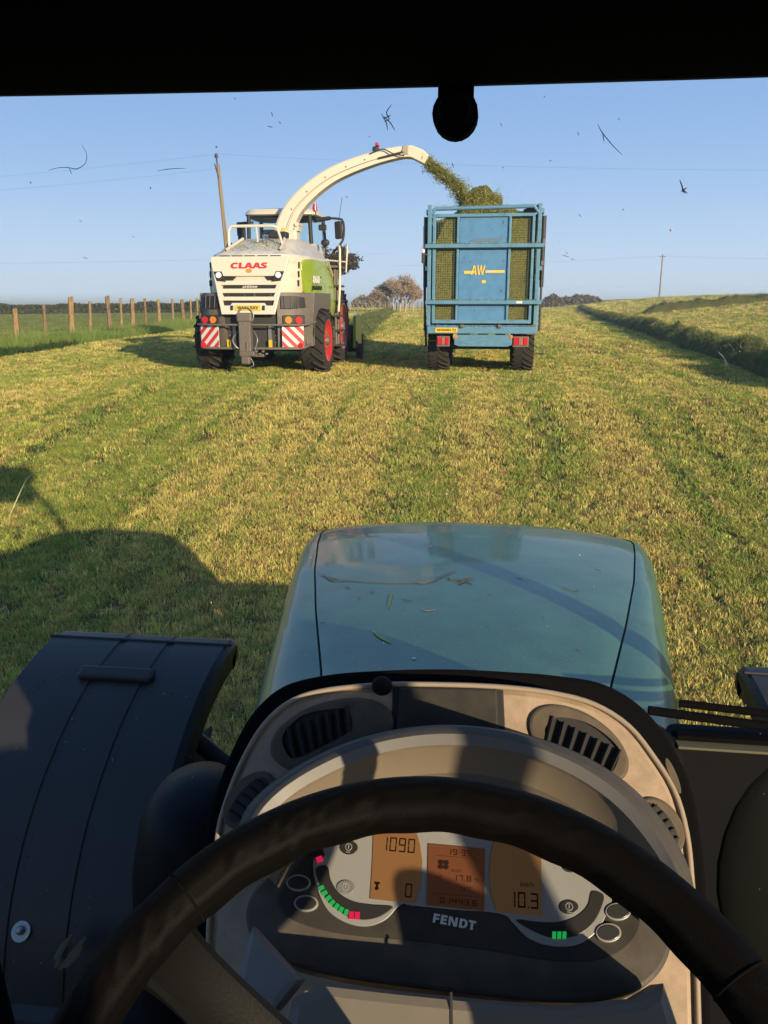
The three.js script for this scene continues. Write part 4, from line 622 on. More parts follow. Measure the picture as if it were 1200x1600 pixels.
{ // front wheels with long black mudguards
  const prof = [[-2.56, .395], [-2.54, .445], [-2.48, .458], [-2.38, .455], [-2.2, .418], [-2.0, .330], [-1.82, .195], [-1.70, .04], [-1.63, -.12], [-1.58, -.34]];
  const cv = new THREE.CatmullRomCurve3(prof.map(([z, y]) => V(0, y, z)));
  for (const s of [-1, 1]) {
    const xi = XC + s * (s < 0 ? .815 : .865), xo = XC + s * 1.47, X = t => xi + (xo - xi) * t, rings = [], N = 40;
    for (let i = 0; i <= N; i++) { const p = cv.getPoint(i / N), tg = cv.getTangent(i / N), n = V(0, tg.z, -tg.y).normalize(); if (n.y < 0 && i < N * .2 === false) n.negate(); if (n.z < 0 && i > N * .6) n.negate();
      const up = V(0, Math.abs(tg.z), tg.y * Math.sign(-tg.z || 1)).normalize(), nn = V(0, -tg.z, tg.y).normalize(); if (nn.y < -.2) nn.negate();
      const st = [[0, -.09], [.0, -.02], [.03, 0], [.30, 0], [.305, -.005], [.335, -.005], [.34, 0], [.56, 0], [.565, -.005], [.595, -.005], [.60, 0], [.97, 0], [1, -.02], [1, -.09], [.98, -.09], [.96, -.03], [.5, -.025], [.04, -.03], [.02, -.09]];
      rings.push(st.map(([t, o]) => [X(t), p.y + nn.y * o, p.z + nn.z * o])); }
    const f = P('mudguard', loft(s > 0 ? rings.map(r => r.slice().reverse()) : rings, true, 28, true), fenderMat);
    const at = (t, u, o) => { const p = cv.getPoint(u), tg = cv.getTangent(u), nn = V(0, -tg.z, tg.y).normalize(); if (nn.y < -.2) nn.negate(); return V(X(t), p.y + nn.y * o, p.z + nn.z * o); };
    P('front_lip', tube([0, .25, .5, .75, 1].map(t => at(t, .245, .001)), .006, 20, 6), fenderMat, f);
    { const a = at(.28, .42, .012), b = at(.66, .42, .012); P('cross_rib', rbox(Math.abs(a.x - b.x), .028, .05, (a.x + b.x) / 2, a.y, a.z, .012, .35), fenderMat, f); }
    for (const [t, u] of [[.53, .83]]) { const p = at(t, u, .004); P('bolt', [cyl(.026, .008, p.x, p.y, p.z, .85), sph(.012, p.x, p.y + .007, p.z + .004)], steel, f); }
    P('mudguard_stay', [bar([XC + s * .62, -.05, -2.3], [XC + s * 1.1, .36, -2.3], .03), bar([XC + s * .62, -.05, -1.95], [XC + s * 1.0, .22, -2.05], .03)], darkGrey);
    wheel(tractor, XC + s * 1.23, -.28, -2.30, .58, .40, .36, std([.45, .02, .02], .5), s, 18, .05);
    wheel(tractor, XC + s * 1.02, .08, .95, .97, .62, .52, std([.45, .02, .02], .5), s, 20, .06);
    P('axle', [box(1.0, .16, .2, XC + s * .5, -.24, -2.35), rbox(.22, .3, .3, XC + s * .72, -.18, -2.3, .05)], std([.06, .05, .04], .8));
    P('fuel_tank', rbox(.48, .62, .9, XC + s * .62, -.22, -1.0, .12), cabPlastic);
    P('exhaust_cover', loft([[0, .15], [.16, .155], [.32, .145], [.42, .12], [.47, .08], [.485, .02]].map(([y, r]) => Array.from({ length: 20 }, (_, i) => { const a = i / 20 * 6.283; return [XC + s * .55 + r * Math.cos(a) * .95, .08 + y * 1.15, -1.42 + r * Math.sin(a) * 1.15]; })), true, 60, true), phy([.005, .0055, .006], .5, 0, { specularIntensity: .3 }));
    P('rear_fender', loft(Array.from({ length: 17 }, (_, i) => { const a = -.15 + i / 16 * 2.9, y = .08 + 1.08 * Math.sin(a), z = .95 + 1.08 * -Math.cos(a); return [[XC + s * .70, y, z], [XC + s * 1.34, y, z], [XC + s * 1.34, y + .03, z], [XC + s * .70, y + .03, z]]; }), true, 40, true), cabPlastic);
  }
  P('chassis', [box(.5, .5, 2.6, XC, -.25, -.3), box(.4, .3, 1.2, XC, -.1, -2.4)], darkGrey);
}
// ---- cab shell
const lining = phy([.0045, .0043, .005], .95, 0, { specularIntensity: .1 });
{
  P('roof', [rbox(1.66, .26, 2.0, XC, 2.12, -.02, .1)], phy([.012, .062, .040], .3, .2, { clearcoat: 1 }));
  const hdr = loft([0, 1, 2, 3, 4, 5, 6, 7, 8].map(i => { const t = i / 4 - 1, x = XC + t * .80, dy = -.0033 - .0038 * t, bow = -.03 * t * t; return [[x, 1.79 + dy, -.80 - bow], [x, 1.778 + dy, -.74 - bow], [x, 1.80 + dy, -.60 - bow], [x, 1.90, -.4], [x, 2.0, -.4], [x, 2.02, -.84 - bow], [x, 1.85 + dy, -.86 - bow]]; }), true, 40, true);
  P('roof_header', hdr, lining); P('roof_lining', rbox(1.6, .1, 1.75, XC, 1.96, .02, .04), lining);
  P('roof_hatch_latch', [cyl(.0197, .02, XC - .009, 1.756, -.765, Math.PI / 2), rbox(.031, .06, .016, XC - .009, 1.79, -.765, .006), cyl(.018, .02, XC - .009, 1.756, -.748, Math.PI / 2, 0, 0, .012)], lining);
  for (const s of [-1, 1]) {
    P('cab_pillar', tube([[XC + s * .80, 2.0, -.80], [XC + s * .82, 1.5, -.90], [XC + s * .80, .9, -.98], [XC + s * .74, .1, -1.0]], .035, 16, 8), lining);
    P('cab_pillar', tube([[XC + s * .82, 2.0, .25], [XC + s * .85, 1.4, .3], [XC + s * .82, .7, .35]], .03, 12, 8), lining);
    P('cab_pillar', tube([[XC + s * .74, 2.0, .88], [XC + s * .74, 1.4, .95], [XC + s * .70, .6, 1.0]], .04, 12, 8), lining);
    P('cab_side_wall', rbox(.06, .75, .7, XC + s * .80, .32, .7, .02), cabPlastic);
  }
  P('cab_rear_wall', rbox(1.5, .8, .06, XC, .42, 1.02, .02), cabPlastic);
  P('cab_floor', [box(1.6, .05, 2.0, XC, -.06, 0), box(.10, .5, .3, XC - .2, .1, -.8)], cabPlastic);
  const seat = P('driver_seat', [rbox(.52, .16, .5, XC, .62, .38, .06), rbox(.36, .5, .36, XC, .28, .42, .04)], std([.03, .03, .032], .9));
  P('backrest', [rbox(.50, .72, .14, XC, 1.05, .66, .06, -.12), rbox(.30, .2, .1, XC, 1.50, .73, .05, -.12)], std([.03, .03, .032], .9), seat);
  P('armrest', rbox(.12, .09, .5, XC + .38, .86, .35, .04), cabPlastic, seat);
  P('control_terminal', [rbox(.26, .20, .05, .44, 1.10, -.10, .02, -.3, -.5), bar([.44, 1.0, -.1], [.42, .86, .15], .02)], cabPlastic);
  // windscreen and cowl
  P('windscreen', loft(Array.from({ length: 9 }, (_, j) => { const v = j / 8; return Array.from({ length: 17 }, (_, i) => { const t = i / 8 - 1; return [XC + t * .80, -.02 + v * 1.86, -1.155 + .30 * v * v * .9 + .06 * t * t]; }); }), false, 80), phy([.985, .99, .985], .0, 0, { transmission: 1, thickness: 0, ior: 1.45, specularIntensity: .35 }));
  P('firewall', [box(.46, .9, .04, XC, .35, -1.17), box(1.5, .3, .05, XC, .02, -1.12)], cabPlastic);
  const lp = P('lower_cab_panel', rbox(.56, .95, .04, .575, .487, -1.17, .015), cabPlastic); P('panel_bulge', sph(.115, .50, .74, -1.155, 1, 1.75, .28), phy([.010, .011, .010], .4, 0, { specularIntensity: .35 }), lp);
  const wp = P('windscreen_wiper', [bar([.255, 1.010, -1.125], [.62, .992, -1.10], .007), bar([.30, 1.022, -1.13], [.62, 1.012, -1.105], .006), rbox(.30, .008, .020, .44, .986, -1.10, .003)], lining);
  P('blade_edge', rbox(.30, .004, .02, .44, .9795, -1.085, .001), std([.11, .10, .055], .7), wp);
}
// ---- dashboard
{
  const A = plane(715, 1150, -.90, 40);
  const dust = dtex(512, (i, j) => { const f = fbm(i / 30, j / 30, 141, 5, 17), g = vnoise(i / 1.5, j / 1.5, 143), sp = sstep(.93, .97, vnoise(i / 2, j / 2, 144)), v = clamp1(.80 + .22 * f + .06 * (g - .5) + .25 * sp); return [v, v * .985, v * .96]; }, true, [4, 4]), beige = std([.42, .315, .225], .62, 0, { map: dust, bumpMap: grain, bumpScale: .0006 }), brown = phy([.13, .105, .078], .62, 0, { map: dust, specularIntensity: .4, bumpMap: grain, bumpScale: .0006 }), greyP = phy([.105, .094, .082], .6, 0, { map: dust, specularIntensity: .35, bumpMap: grain, bumpScale: .0005 }), dark = phy([.048, .045, .042], .6, 0, { map: dust, specularIntensity: .35, bumpMap: grain, bumpScale: .0005 });
  const edge = [[322, 1500], [323, 1430], [336, 1300], [350, 1245], [374, 1185], [408, 1128], [450, 1091], [505, 1073], [600, 1064], [700, 1064], [790, 1068], [865, 1077], [930, 1094], [985, 1128], [1026, 1178], [1059, 1232], [1078, 1300], [1086, 1380], [1092, 1480], [1096, 1600], [1096, 1720], [300, 1720], [318, 1600]];
  const seal = [[300, 1500], [308, 1400], [322, 1290], [340, 1225], [363, 1167], [396, 1110], [440, 1072], [505, 1054], [600, 1046], [700, 1044], [790, 1048], [868, 1054], [945, 1068], [1004, 1104], [1048, 1158], [1078, 1220], [1096, 1300], [1104, 1380], [1110, 1480], [1112, 1600], [1112, 1720], [285, 1720], [294, 1600]];
  const dash = P('dashboard', plate(A, edge, -.10, 0, { bevel: .014 }), beige);
  P('cowl_seal', plate(A, seal, -.135, -.05, { bevel: .006 }), lining, dash);
  P('cowl_pad', [rbox(.66, .5, .12, XC, .74, -1.06, .04, -.25)], cabPlastic, dash);
  P('trim_lip', tube(edge.slice(0, 20).map(p => hit(p[0] + (700 - p[0]) * .012, p[1] + 6, A, .001)), .0035, 90, 6), std([.30, .235, .165], .6), dash);
  // centre lid with its two gaps
  P('lid_recess', plate(A, [[614, 1066], [786, 1069], [790, 1152], [600, 1148], [612, 1130]], -.02, .0015, { bevel: .001, smooth: false }), ink, dash);
  P('centre_lid', plate(A, [[623, 1073], [777, 1076], [780, 1160], [619, 1156]], 0, .006, { bevel: .003, smooth: false }), dark, dash);
  P('sun_sensor', [onto(new THREE.SphereGeometry(.0135, 18, 12).scale(1, .9, 1).translate(local(A, 598, 1074).x, local(A, 598, 1074).y, .008), A)], cabPlastic, dash);
  P('dash_slot', plate(A, ell(1052, 1212, 6, 30, -22), 0, .003, { bevel: .001 }), brown, dash);
  const slats = (holder, P0, P1, Q0, Q1, n, lean = 0) => { for (let i = 0; i < n; i++) { const t = (i + .5) / n, a = [P0[0] + (P1[0] - P0[0]) * t, P0[1] + (P1[1] - P0[1]) * t], b = [Q0[0] + (Q1[0] - Q0[0]) * t, Q0[1] + (Q1[1] - Q0[1]) * t]; const p = local(A, ...a), q = local(A, ...b), L = Math.hypot(q.x - p.x, q.y - p.y); part(holder, 'vent_slat', onto(rbox(.0022, L, .012, 0, 0, 0, .001, 0, lean, 0).rotateZ(Math.atan2(q.y - p.y, q.x - p.x) - Math.PI / 2).translate((p.x + q.x) / 2, (p.y + q.y) / 2, .006), A), dark); } };
  const L1 = [[436, 1152], [452, 1128], [474, 1112], [518, 1103], [546, 1104], [555, 1126], [553, 1142], [512, 1168], [456, 1190], [443, 1178]];
  const R1 = [[846, 1141], [856, 1122], [868, 1116], [912, 1122], [952, 1146], [974, 1172], [973, 1184], [958, 1212], [940, 1206], [896, 1180], [852, 1160]];
  const v1 = P('air_vent', plate(A, ell(518, 1148, 100, 53, -17, 20), -.005, .0065, { bevel: .004, holes: [L1] }), brown, dash); P('vent_recess', plate(A, L1, -.02, .001, { bevel: 0 }), ink, dash); slats(dash, [446, 1140], [552, 1100], [458, 1188], [556, 1142], 7, .5);
  const v2 = P('air_vent', plate(A, ell(905, 1163, 88, 49, 33, 20), -.005, .0065, { bevel: .004, holes: [R1] }), brown, dash); P('vent_recess', plate(A, R1, -.02, .001, { bevel: 0 }), ink, dash); slats(dash, [852, 1116], [974, 1176], [842, 1160], [956, 1214], 7, -.5);
  for (const [cx, cy, rx, ry, rot] of [[388, 1250, 52, 26, -50], [1033, 1290, 50, 26, 56]]) {
    P('side_vent', plate(A, ell(cx, cy, rx, ry + 6, rot), -.004, .005, { bevel: .003 }), brown, dash); const core = ell(cx, cy, rx * .82, ry * .66, rot); P('side_vent_recess', plate(A, core, 0, .006, { bevel: 0 }), ink, dash);
    for (let i = 0; i < 5; i++) { const t = -.6 + i * .3, c = Math.cos(rot * D2R), s = Math.sin(rot * D2R), m = [cx + c * rx * t, cy + s * rx * t], d = ry * .6 * Math.sqrt(1 - t * t); const p = local(A, m[0] - s * d, m[1] + c * d, .008), q = local(A, m[0] + s * d, m[1] - c * d, .008); P('vent_slat', onto(bar([p.x, p.y, .008], [q.x, q.y, .008], .0018, 5), A), dark, dash); }
  }
  // instrument hood: rim, stepped funnel and cluster
  const B = plane(712, 1400, -.70, 52);
  const rimO = [[372, 1330], [393, 1268], [432, 1226], [500, 1183], [585, 1150], [690, 1135], [800, 1146], [900, 1180], [980, 1233], [1036, 1300], [1068, 1365], [1078, 1420]];
  const rimI = [[392, 1345], [416, 1285], [450, 1247], [515, 1208], [595, 1177], [690, 1164], [795, 1173], [885, 1206], [960, 1256], [1016, 1320], [1050, 1380], [1060, 1430]];
  const stepO = [[420, 1372], [442, 1318], [476, 1282], [535, 1246], [610, 1219], [690, 1208], [785, 1216], [868, 1246], [938, 1292], [994, 1350], [1030, 1400], [1040, 1440]];
  const inn = [[440, 1392], [462, 1345], [498, 1310], [552, 1278], [620, 1254], [690, 1246], [775, 1253], [850, 1280], [915, 1320], [965, 1368], [1000, 1412], [1010, 1445]];
  const ringPts = (pts, pl, off) => new THREE.CatmullRomCurve3(pts.map(p => hit(p[0], p[1], pl, off))).getPoints(60).map(v => v.toArray());
  const hood = [ringPts(rimO.map(([x, y]) => [x + (x - 715) * .03, y - 3]), A, .002), ringPts(rimO, B, .085), ringPts(rimO.map(([x, y], i) => [x + (rimI[i][0] - x) * .4, y + (rimI[i][1] - y) * .4]), B, .090)];
  P('instrument_hood', loft(hood, false, 60), greyP, dash);
  P('hood_rim', loft([hood[2], ringPts(rimI, B, .084)], false, 60), std([.115, .11, .105], .5), dash);
  P('hood_inner', loft([ringPts(rimI, B, .084), ringPts(rimI.map(([x, y], i) => [x + (stepO[i][0] - x) * .12, y + (stepO[i][1] - y) * .12]), B, .074), ringPts(stepO, B, .045)], false, 40), std([.17, .135, .095], .6), dash);
  P('hood_step', loft([ringPts(stepO, B, .045), ringPts(inn.map(([x, y], i) => [(x + stepO[i][0]) / 2, (y + stepO[i][1]) / 2]), B, .038), ringPts(inn, B, .004)], false, 40), std([.075, .06, .045], .6), dash);
  // cluster: dark surround, silver plate, rings, screens, lamps
  const cl = P('instrument_cluster', plate(B, [[384, 1420], [392, 1465], [430, 1498], [520, 1524], [640, 1542], [760, 1556], [870, 1566], [950, 1562], [1012, 1538], [1044, 1496], [1050, 1440], [1020, 1370], [900, 1290], [690, 1240], [500, 1290], [410, 1370]], -.05, -.004, { bevel: .004 }), greyP);
  const C = (n, pts, a, b, m, o = {}) => part(cl, n, plate(B, pts, a, b, { bevel: .0006, ...o }), m);
  C('dark_bezel', [[436, 1410], [450, 1432], [500, 1452], [560, 1462], [650, 1470], [760, 1484], [860, 1500], [930, 1500], [980, 1478], [1000, 1440], [985, 1400], [900, 1320], [690, 1262], [520, 1310], [450, 1370]], -.01, -.002, dark);
  const silver = std([.30, .295, .28], .4, .2);
  C('silver_plate', [[489, 1348], [497, 1392], [514, 1424], [545, 1443], [574, 1447], [602, 1437], [628, 1412], [640, 1414], [700, 1420], [790, 1430], [800, 1440], [826, 1466], [862, 1478], [900, 1476], [930, 1458], [948, 1428], [956, 1400], [930, 1350], [840, 1290], [690, 1266], [560, 1290], [500, 1320]], -.004, 0, silver);
  const band = [[494, 1356], [511, 1353], [517, 1375], [530, 1395], [552, 1408], [580, 1413], [614, 1417], [596, 1431], [570, 1437], [542, 1431], [518, 1414], [502, 1388]];
  const bandR = [[806, 1437], [840, 1440], [874, 1440], [902, 1430], [918, 1414], [925, 1392], [943, 1398], [939, 1420], [924, 1446], [900, 1462], [868, 1466], [836, 1456]];
  const bm = std([.022, .021, .02], .4); C('gauge_band', band, 0, .001, bm); C('gauge_band', bandR, 0, .001, bm); C('gauge_band', [[480, 1340], [500, 1342], [508, 1336], [500, 1318], [484, 1326]], 0, .001, bm, { smooth: false });
  const led = (r, g, b, k = 1) => new THREE.MeshStandardMaterial({ color: C3(r * .2, g * .2, b * .2), emissive: C3(r, g, b), emissiveIntensity: k, roughness: .4 });
  const gl = led(.01, .26, .05, .6), rl = led(.50, .01, .05, .55);
  const quad = (cx, cy, w, h, rot) => [[-w, -h], [w, -h], [w, h], [-w, h]].map(([x, y]) => { const c = Math.cos(rot * D2R), s = Math.sin(rot * D2R); return [cx + x * c - y * s, cy + x * s + y * c]; });
  for (const [x, y, r] of [[502, 1387, 66], [507, 1395, 60], [513, 1403, 50], [519, 1410, 42], [526, 1416, 34], [533, 1421, 26], [541, 1425, 16]]) C('green_led', quad(x, y, 3.2, 4.4, r - 90 + 90 - 0).map(p => p), .001, .002, gl, { smooth: false, bevel: 0 });
  for (const x of [549, 558]) C('red_led', quad(x, 1430 + (x - 549) * .06, 3.9, 6, 4), .001, .002, rl, { smooth: false, bevel: 0 }); C('red_led', quad(499, 1342, 5, 4, -20), .001, .0022, rl, { smooth: false, bevel: 0 });
  for (const x of [866, 874, 882]) C('green_led', quad(x, 1461, 3, 5.6, 2), .001, .002, gl, { smooth: false, bevel: 0 });
  // screens
  const seg = (g, str, x, y, w, h, th) => { const M = { 0: 'abcdef', 1: 'bc', 2: 'abged', 3: 'abgcd', 4: 'fgbc', 5: 'afgcd', 6: 'afgedc', 7: 'abc', 8: 'abcdefg', 9: 'abcdfg', '-': 'g' }; for (const ch of str) { if (ch === '.') { g.fillRect(x - th * .2, y + h - th, th, th); x += th * 1.8; continue; } if (ch === ':') { g.fillRect(x, y + h * .3, th, th); g.fillRect(x, y + h * .65, th, th); x += th * 2; continue; } const on = M[ch] ?? ''; const q = th * .22; if (on.includes('a')) g.fillRect(x + q, y, w - 2 * q, th); if (on.includes('d')) g.fillRect(x + q, y + h - th, w - 2 * q, th); if (on.includes('g')) g.fillRect(x + q, y + h / 2 - th / 2, w - 2 * q, th); if (on.includes('f')) g.fillRect(x, y + q, th, h / 2 - 2 * q); if (on.includes('b')) g.fillRect(x + w - th, y + q, th, h / 2 - 2 * q); if (on.includes('e')) g.fillRect(x, y + h / 2 + q, th, h / 2 - 2 * q); if (on.includes('c')) g.fillRect(x + w - th, y + h / 2 + q, th, h / 2 - 2 * q); x += w * 1.32; } };
  const lcd = (bg, draw) => canvasTex(256, 320, (g, w, h) => { g.fillStyle = bg; g.fillRect(0, 0, w, h); g.fillStyle = '#1d1206'; draw(g, w, h); });
  const t1 = lcd('#96704a', (g, w, h) => { g.font = 'bold 26px sans-serif'; g.fillText('min', 34, 44); g.font = 'bold 16px sans-serif'; g.fillText('-1', 84, 32); seg(g, '1090', 46, 58, 34, 60, 6); seg(g, '0', 184, 244, 32, 56, 6); g.fillRect(34, 248, 26, 10); g.fillRect(42, 258, 12, 24); g.fillRect(38, 270, 20, 8); });
  const t2 = lcd('#7e5036', (g, w, h) => { g.globalAlpha = .75; seg(g, '19:35', 86, 18, 20, 32, 5); g.fillRect(40, 58, 180, 2); for (const [x, y] of [[60, 92], [84, 92], [60, 116], [84, 116]]) { g.beginPath(); g.arc(x, y, 13, 0, 6.3); g.fill(); } g.font = '24px sans-serif'; g.fillText('auto', 108, 138); g.fillText('set', 40, 176); seg(g, '17.8', 116, 152, 20, 30, 5); g.font = 'bold 26px sans-serif'; g.fillText('\u00b0C', 210, 180); g.globalAlpha = .5; g.fillText('12\u00b0C', 150, 228); g.globalAlpha = .75; g.fillRect(20, 254, 216, 2); seg(g, '01443.6', 66, 272, 20, 30, 5); });
  const t3 = lcd('#98744c', (g, w, h) => { g.globalAlpha = .7; g.font = 'bold 26px sans-serif'; g.fillText('km/h', 150, 212); g.globalAlpha = 1; seg(g, '10.3', 92, 234, 36, 60, 7); });
  const scr = (t, e) => new THREE.MeshStandardMaterial({ map: t, color: 0xc9c0b8, roughness: .35, emissive: 0xffffff, emissiveMap: t, emissiveIntensity: e * .7 });
  const so = { flat: true, bevel: 0 };
  C('display_screen', [[583, 1318], [583, 1290], [648, 1290], [656, 1318], [660, 1346], [656, 1382], [648, 1411], [612, 1408], [578, 1404], [581, 1360]], -.001, .0012, scr(t1, .06), { ...so, smooth: false });
  C('display_screen', [[669, 1318], [758, 1326], [756, 1423], [667, 1414]], -.001, .0012, scr(t2, .05), { ...so, smooth: false });
  C('display_screen', [[776, 1300], [846, 1310], [846, 1432], [808, 1428], [776, 1424], [767, 1396], [764, 1366], [768, 1330]], -.001, .0012, scr(t3, .06), { ...so, smooth: false });
  // round warning lamps and the maker's name
  const gm = std([.16, .16, .16], .4);
  for (const [x, y, rx, ry, m] of [[540, 1386, 14, 11, gm], [545, 1324, 14, 11, bm], [889, 1417, 15, 11, bm], [892, 1352, 14, 11, bm]]) C('warning_lamp', ell(x, y, rx, ry), 0, .0015, m);
  for (const [x, y, rx, ry] of [[466, 1379, 19, 13], [478, 1411, 19, 13], [966, 1424, 20, 14], [951, 1457, 20, 15]]) { C('lamp_ring', ell(x, y, rx, ry), -.003, .002, silver); C('lamp_window', ell(x, y, rx - 2.6, ry - 2.6), .001, .0028, std([.035, .035, .036], .25)); }
  for (const [x, y] of [[889, 1417], [545, 1324], [540, 1386]]) { const p = local(B, x, y); part(cl, 'lamp_symbol', onto(merge([new THREE.TorusGeometry(.0034, .0004, 5, 20).translate(p.x, p.y, .0016), box(.0008, .004, .0006, p.x, p.y + .0002, .0017), box(.0045, .0006, .0006, p.x, p.y - .0052, .0017)]), B), std([.30, .30, .29], .5)).userData.kind = 'stuff'; }
  { const p = local(B, 710, 1440), q = local(B, 742, 1443); part(cl, 'maker_lettering', onto(text('FENDT', .043, .0085, .001, .05, .03).rotateZ(-.09).translate(p.x, p.y, -.0015), B), std([.55, .55, .53], .4)); }
  // lower column covers
  const Cc = plane(712, 1570, -.56, 46);
  P('column_cover', plate(Cc, [[505, 1535], [620, 1548], [760, 1562], [880, 1572], [1000, 1560], [1040, 1536], [1062, 1600], [1060, 1720], [420, 1720], [455, 1560]], -.10, -.02, { bevel: .01, smooth: false }), std([.15, .128, .10], .6, 0, { bumpMap: grain, bumpScale: .0005 }), dash);
  P('cover_seam', plate(Cc, [[703, 1550], [707, 1550], [709, 1700], [704, 1700]], -.021, -.019, { bevel: 0, smooth: false }), ink, dash);
  P('column_cheek', plate(Cc, [[392, 1446], [440, 1500], [470, 1530], [430, 1580], [364, 1545]], -.07, -.035, { bevel: .008, smooth: false }), std([.17, .165, .158], .6, 0, { bumpMap: grain, bumpScale: .0005 }), dash);
  P('lower_panel', rbox(.62, .5, .06, XC, .48, -.72, .03, -.45), brown, dash);
}
// ---- steering wheel
{
  const leather = phy([.003, .0024, .002], .6, 0, { specularIntensity: .14, bumpMap: grain, bumpScale: .00025 });
  const c = V(-.018, 1.185, -.29), ti = 62.5 * D2R, u = V(1, 0, 0), v = V(0, Math.cos(ti), -Math.sin(ti)), n = V(0, Math.sin(ti), Math.cos(ti)), R = .2;
  const M = new THREE.Matrix4().makeBasis(u, v, n).setPosition(c), put = g => g.applyMatrix4(M);
  const rim = [], NA = 180;
  for (let i = 0; i < NA; i++) { const a = i / NA * 2 * Math.PI, dg = a / D2R, grip = (sstep(30, 34, dg) * (1 - sstep(138, 142, dg))), r = .0166 + .0005 * grip, ring = []; for (let k = 0; k < 20; k++) { const b = k / 20 * 2 * Math.PI, wave = grip * .0007 * Math.cos(a * 26) * (Math.cos(b - Math.PI) > 0 ? 1 : 0), rr1 = R + (r + wave) * Math.cos(b) * 1.05, h = (r * .98) * Math.sin(b); ring.push([rr1 * Math.cos(a), rr1 * Math.sin(a), h]); } rim.push(ring); }
  rim.push(rim[0]);
  const rg = loft(rim, true, 50); { const uv = rg.attributes.uv; for (let i = 0; i < uv.count; i++) uv.setXY(i, uv.getX(i) * 2, uv.getY(i) * 18); }
  const wh = P('steering_wheel', put(rg), leather);
  for (const dg of [33, 141]) { const a = dg * D2R; P('grip_seam', put(new THREE.TorusGeometry(.0172, .0009, 6, 24).rotateX(Math.PI / 2).rotateZ(a).translate(R * Math.cos(a), R * Math.sin(a), 0)), lining, wh); }
  const spokeM = phy([.008, .0072, .0065], .5, 0, { specularIntensity: .4, bumpMap: grain, bumpScale: .00015 });
  for (const dg of [149, 14, 262]) {
    const a = dg * D2R, rings = []; for (let i = 0; i <= 12; i++) { const t = i / 12, r = R * (1 - t) + .05 * t, fl = .0135 + .010 * Math.pow(1 - t, 6) + .010 * t, z = -.012 - .04 * t * t * (3 - 2 * t), th = .009 + .004 * t; rings.push([[fl, th], [fl * .8, th * 1.3], [0, th * .8], [-fl * .8, th * 1.3], [-fl, th], [-fl, -th], [fl, -th]].map(([q, h]) => [r * Math.cos(a) - q * Math.sin(a), r * Math.sin(a) + q * Math.cos(a), z + h])); }
    P('spoke', put(loft(rings, true, 40, true)), spokeM, wh);
  }
  P('hub_pad', put(cyl(.075, .04, 0, 0, -.045, Math.PI / 2, 0, 0, .068, 32)), spokeM, wh);
  P('steering_column', bar(c.clone().addScaledVector(n, -.06), c.clone().addScaledVector(n, -.42), .05, 20), cabPlastic);
}
// ---- bits of grass and dirt on the glass and the bonnet
const glassZ = (x, y) => { const v = (y + .02) / 1.86, t = (x - XC) / .8; return -1.155 + .27 * v * v + .06 * t * t; };
function onGlass(px, py) { let z = -.92, q; for (let i = 0; i < 12; i++) { const d = ray(px, py); q = camera.position.clone().addScaledVector(d, z / d.z); z = glassZ(q.x, q.y) + .003; } return q; }
function onHood(px, py) { let lo = .6, hi = 3.6; const d = ray(px, py); for (let i = 0; i < 40; i++) { const m = (lo + hi) / 2, q = camera.position.clone().addScaledVector(d, m); (q.y > hoodY(q.x, q.z)) ? lo = m : hi = m; } return camera.position.clone().addScaledVector(d, lo); }
const bitDark = std([.055, .048, .036], .9), bitStraw = std([.42, .36, .18], .8), bitGreen = std([.16, .24, .03], .7);
const strip = (pts, w, lift) => { const c = new THREE.CatmullRomCurve3(pts), N = 14, rings = []; for (let i = 0; i <= N; i++) { const t = i / N, p = c.getPoint(t), tg = c.getTangent(t), ww = w * Math.sin(Math.PI * (.08 + .86 * t)) ** .6, s = V().crossVectors(tg, lift).normalize(), k = lift.clone().normalize(); rings.push([p.clone().addScaledVector(s, -ww), p.clone().addScaledVector(k, ww * .3), p.clone().addScaledVector(s, ww), p.clone().addScaledVector(k, -ww * .1)].map(q => q.toArray())); } return loft(rings, true, 50, true); };
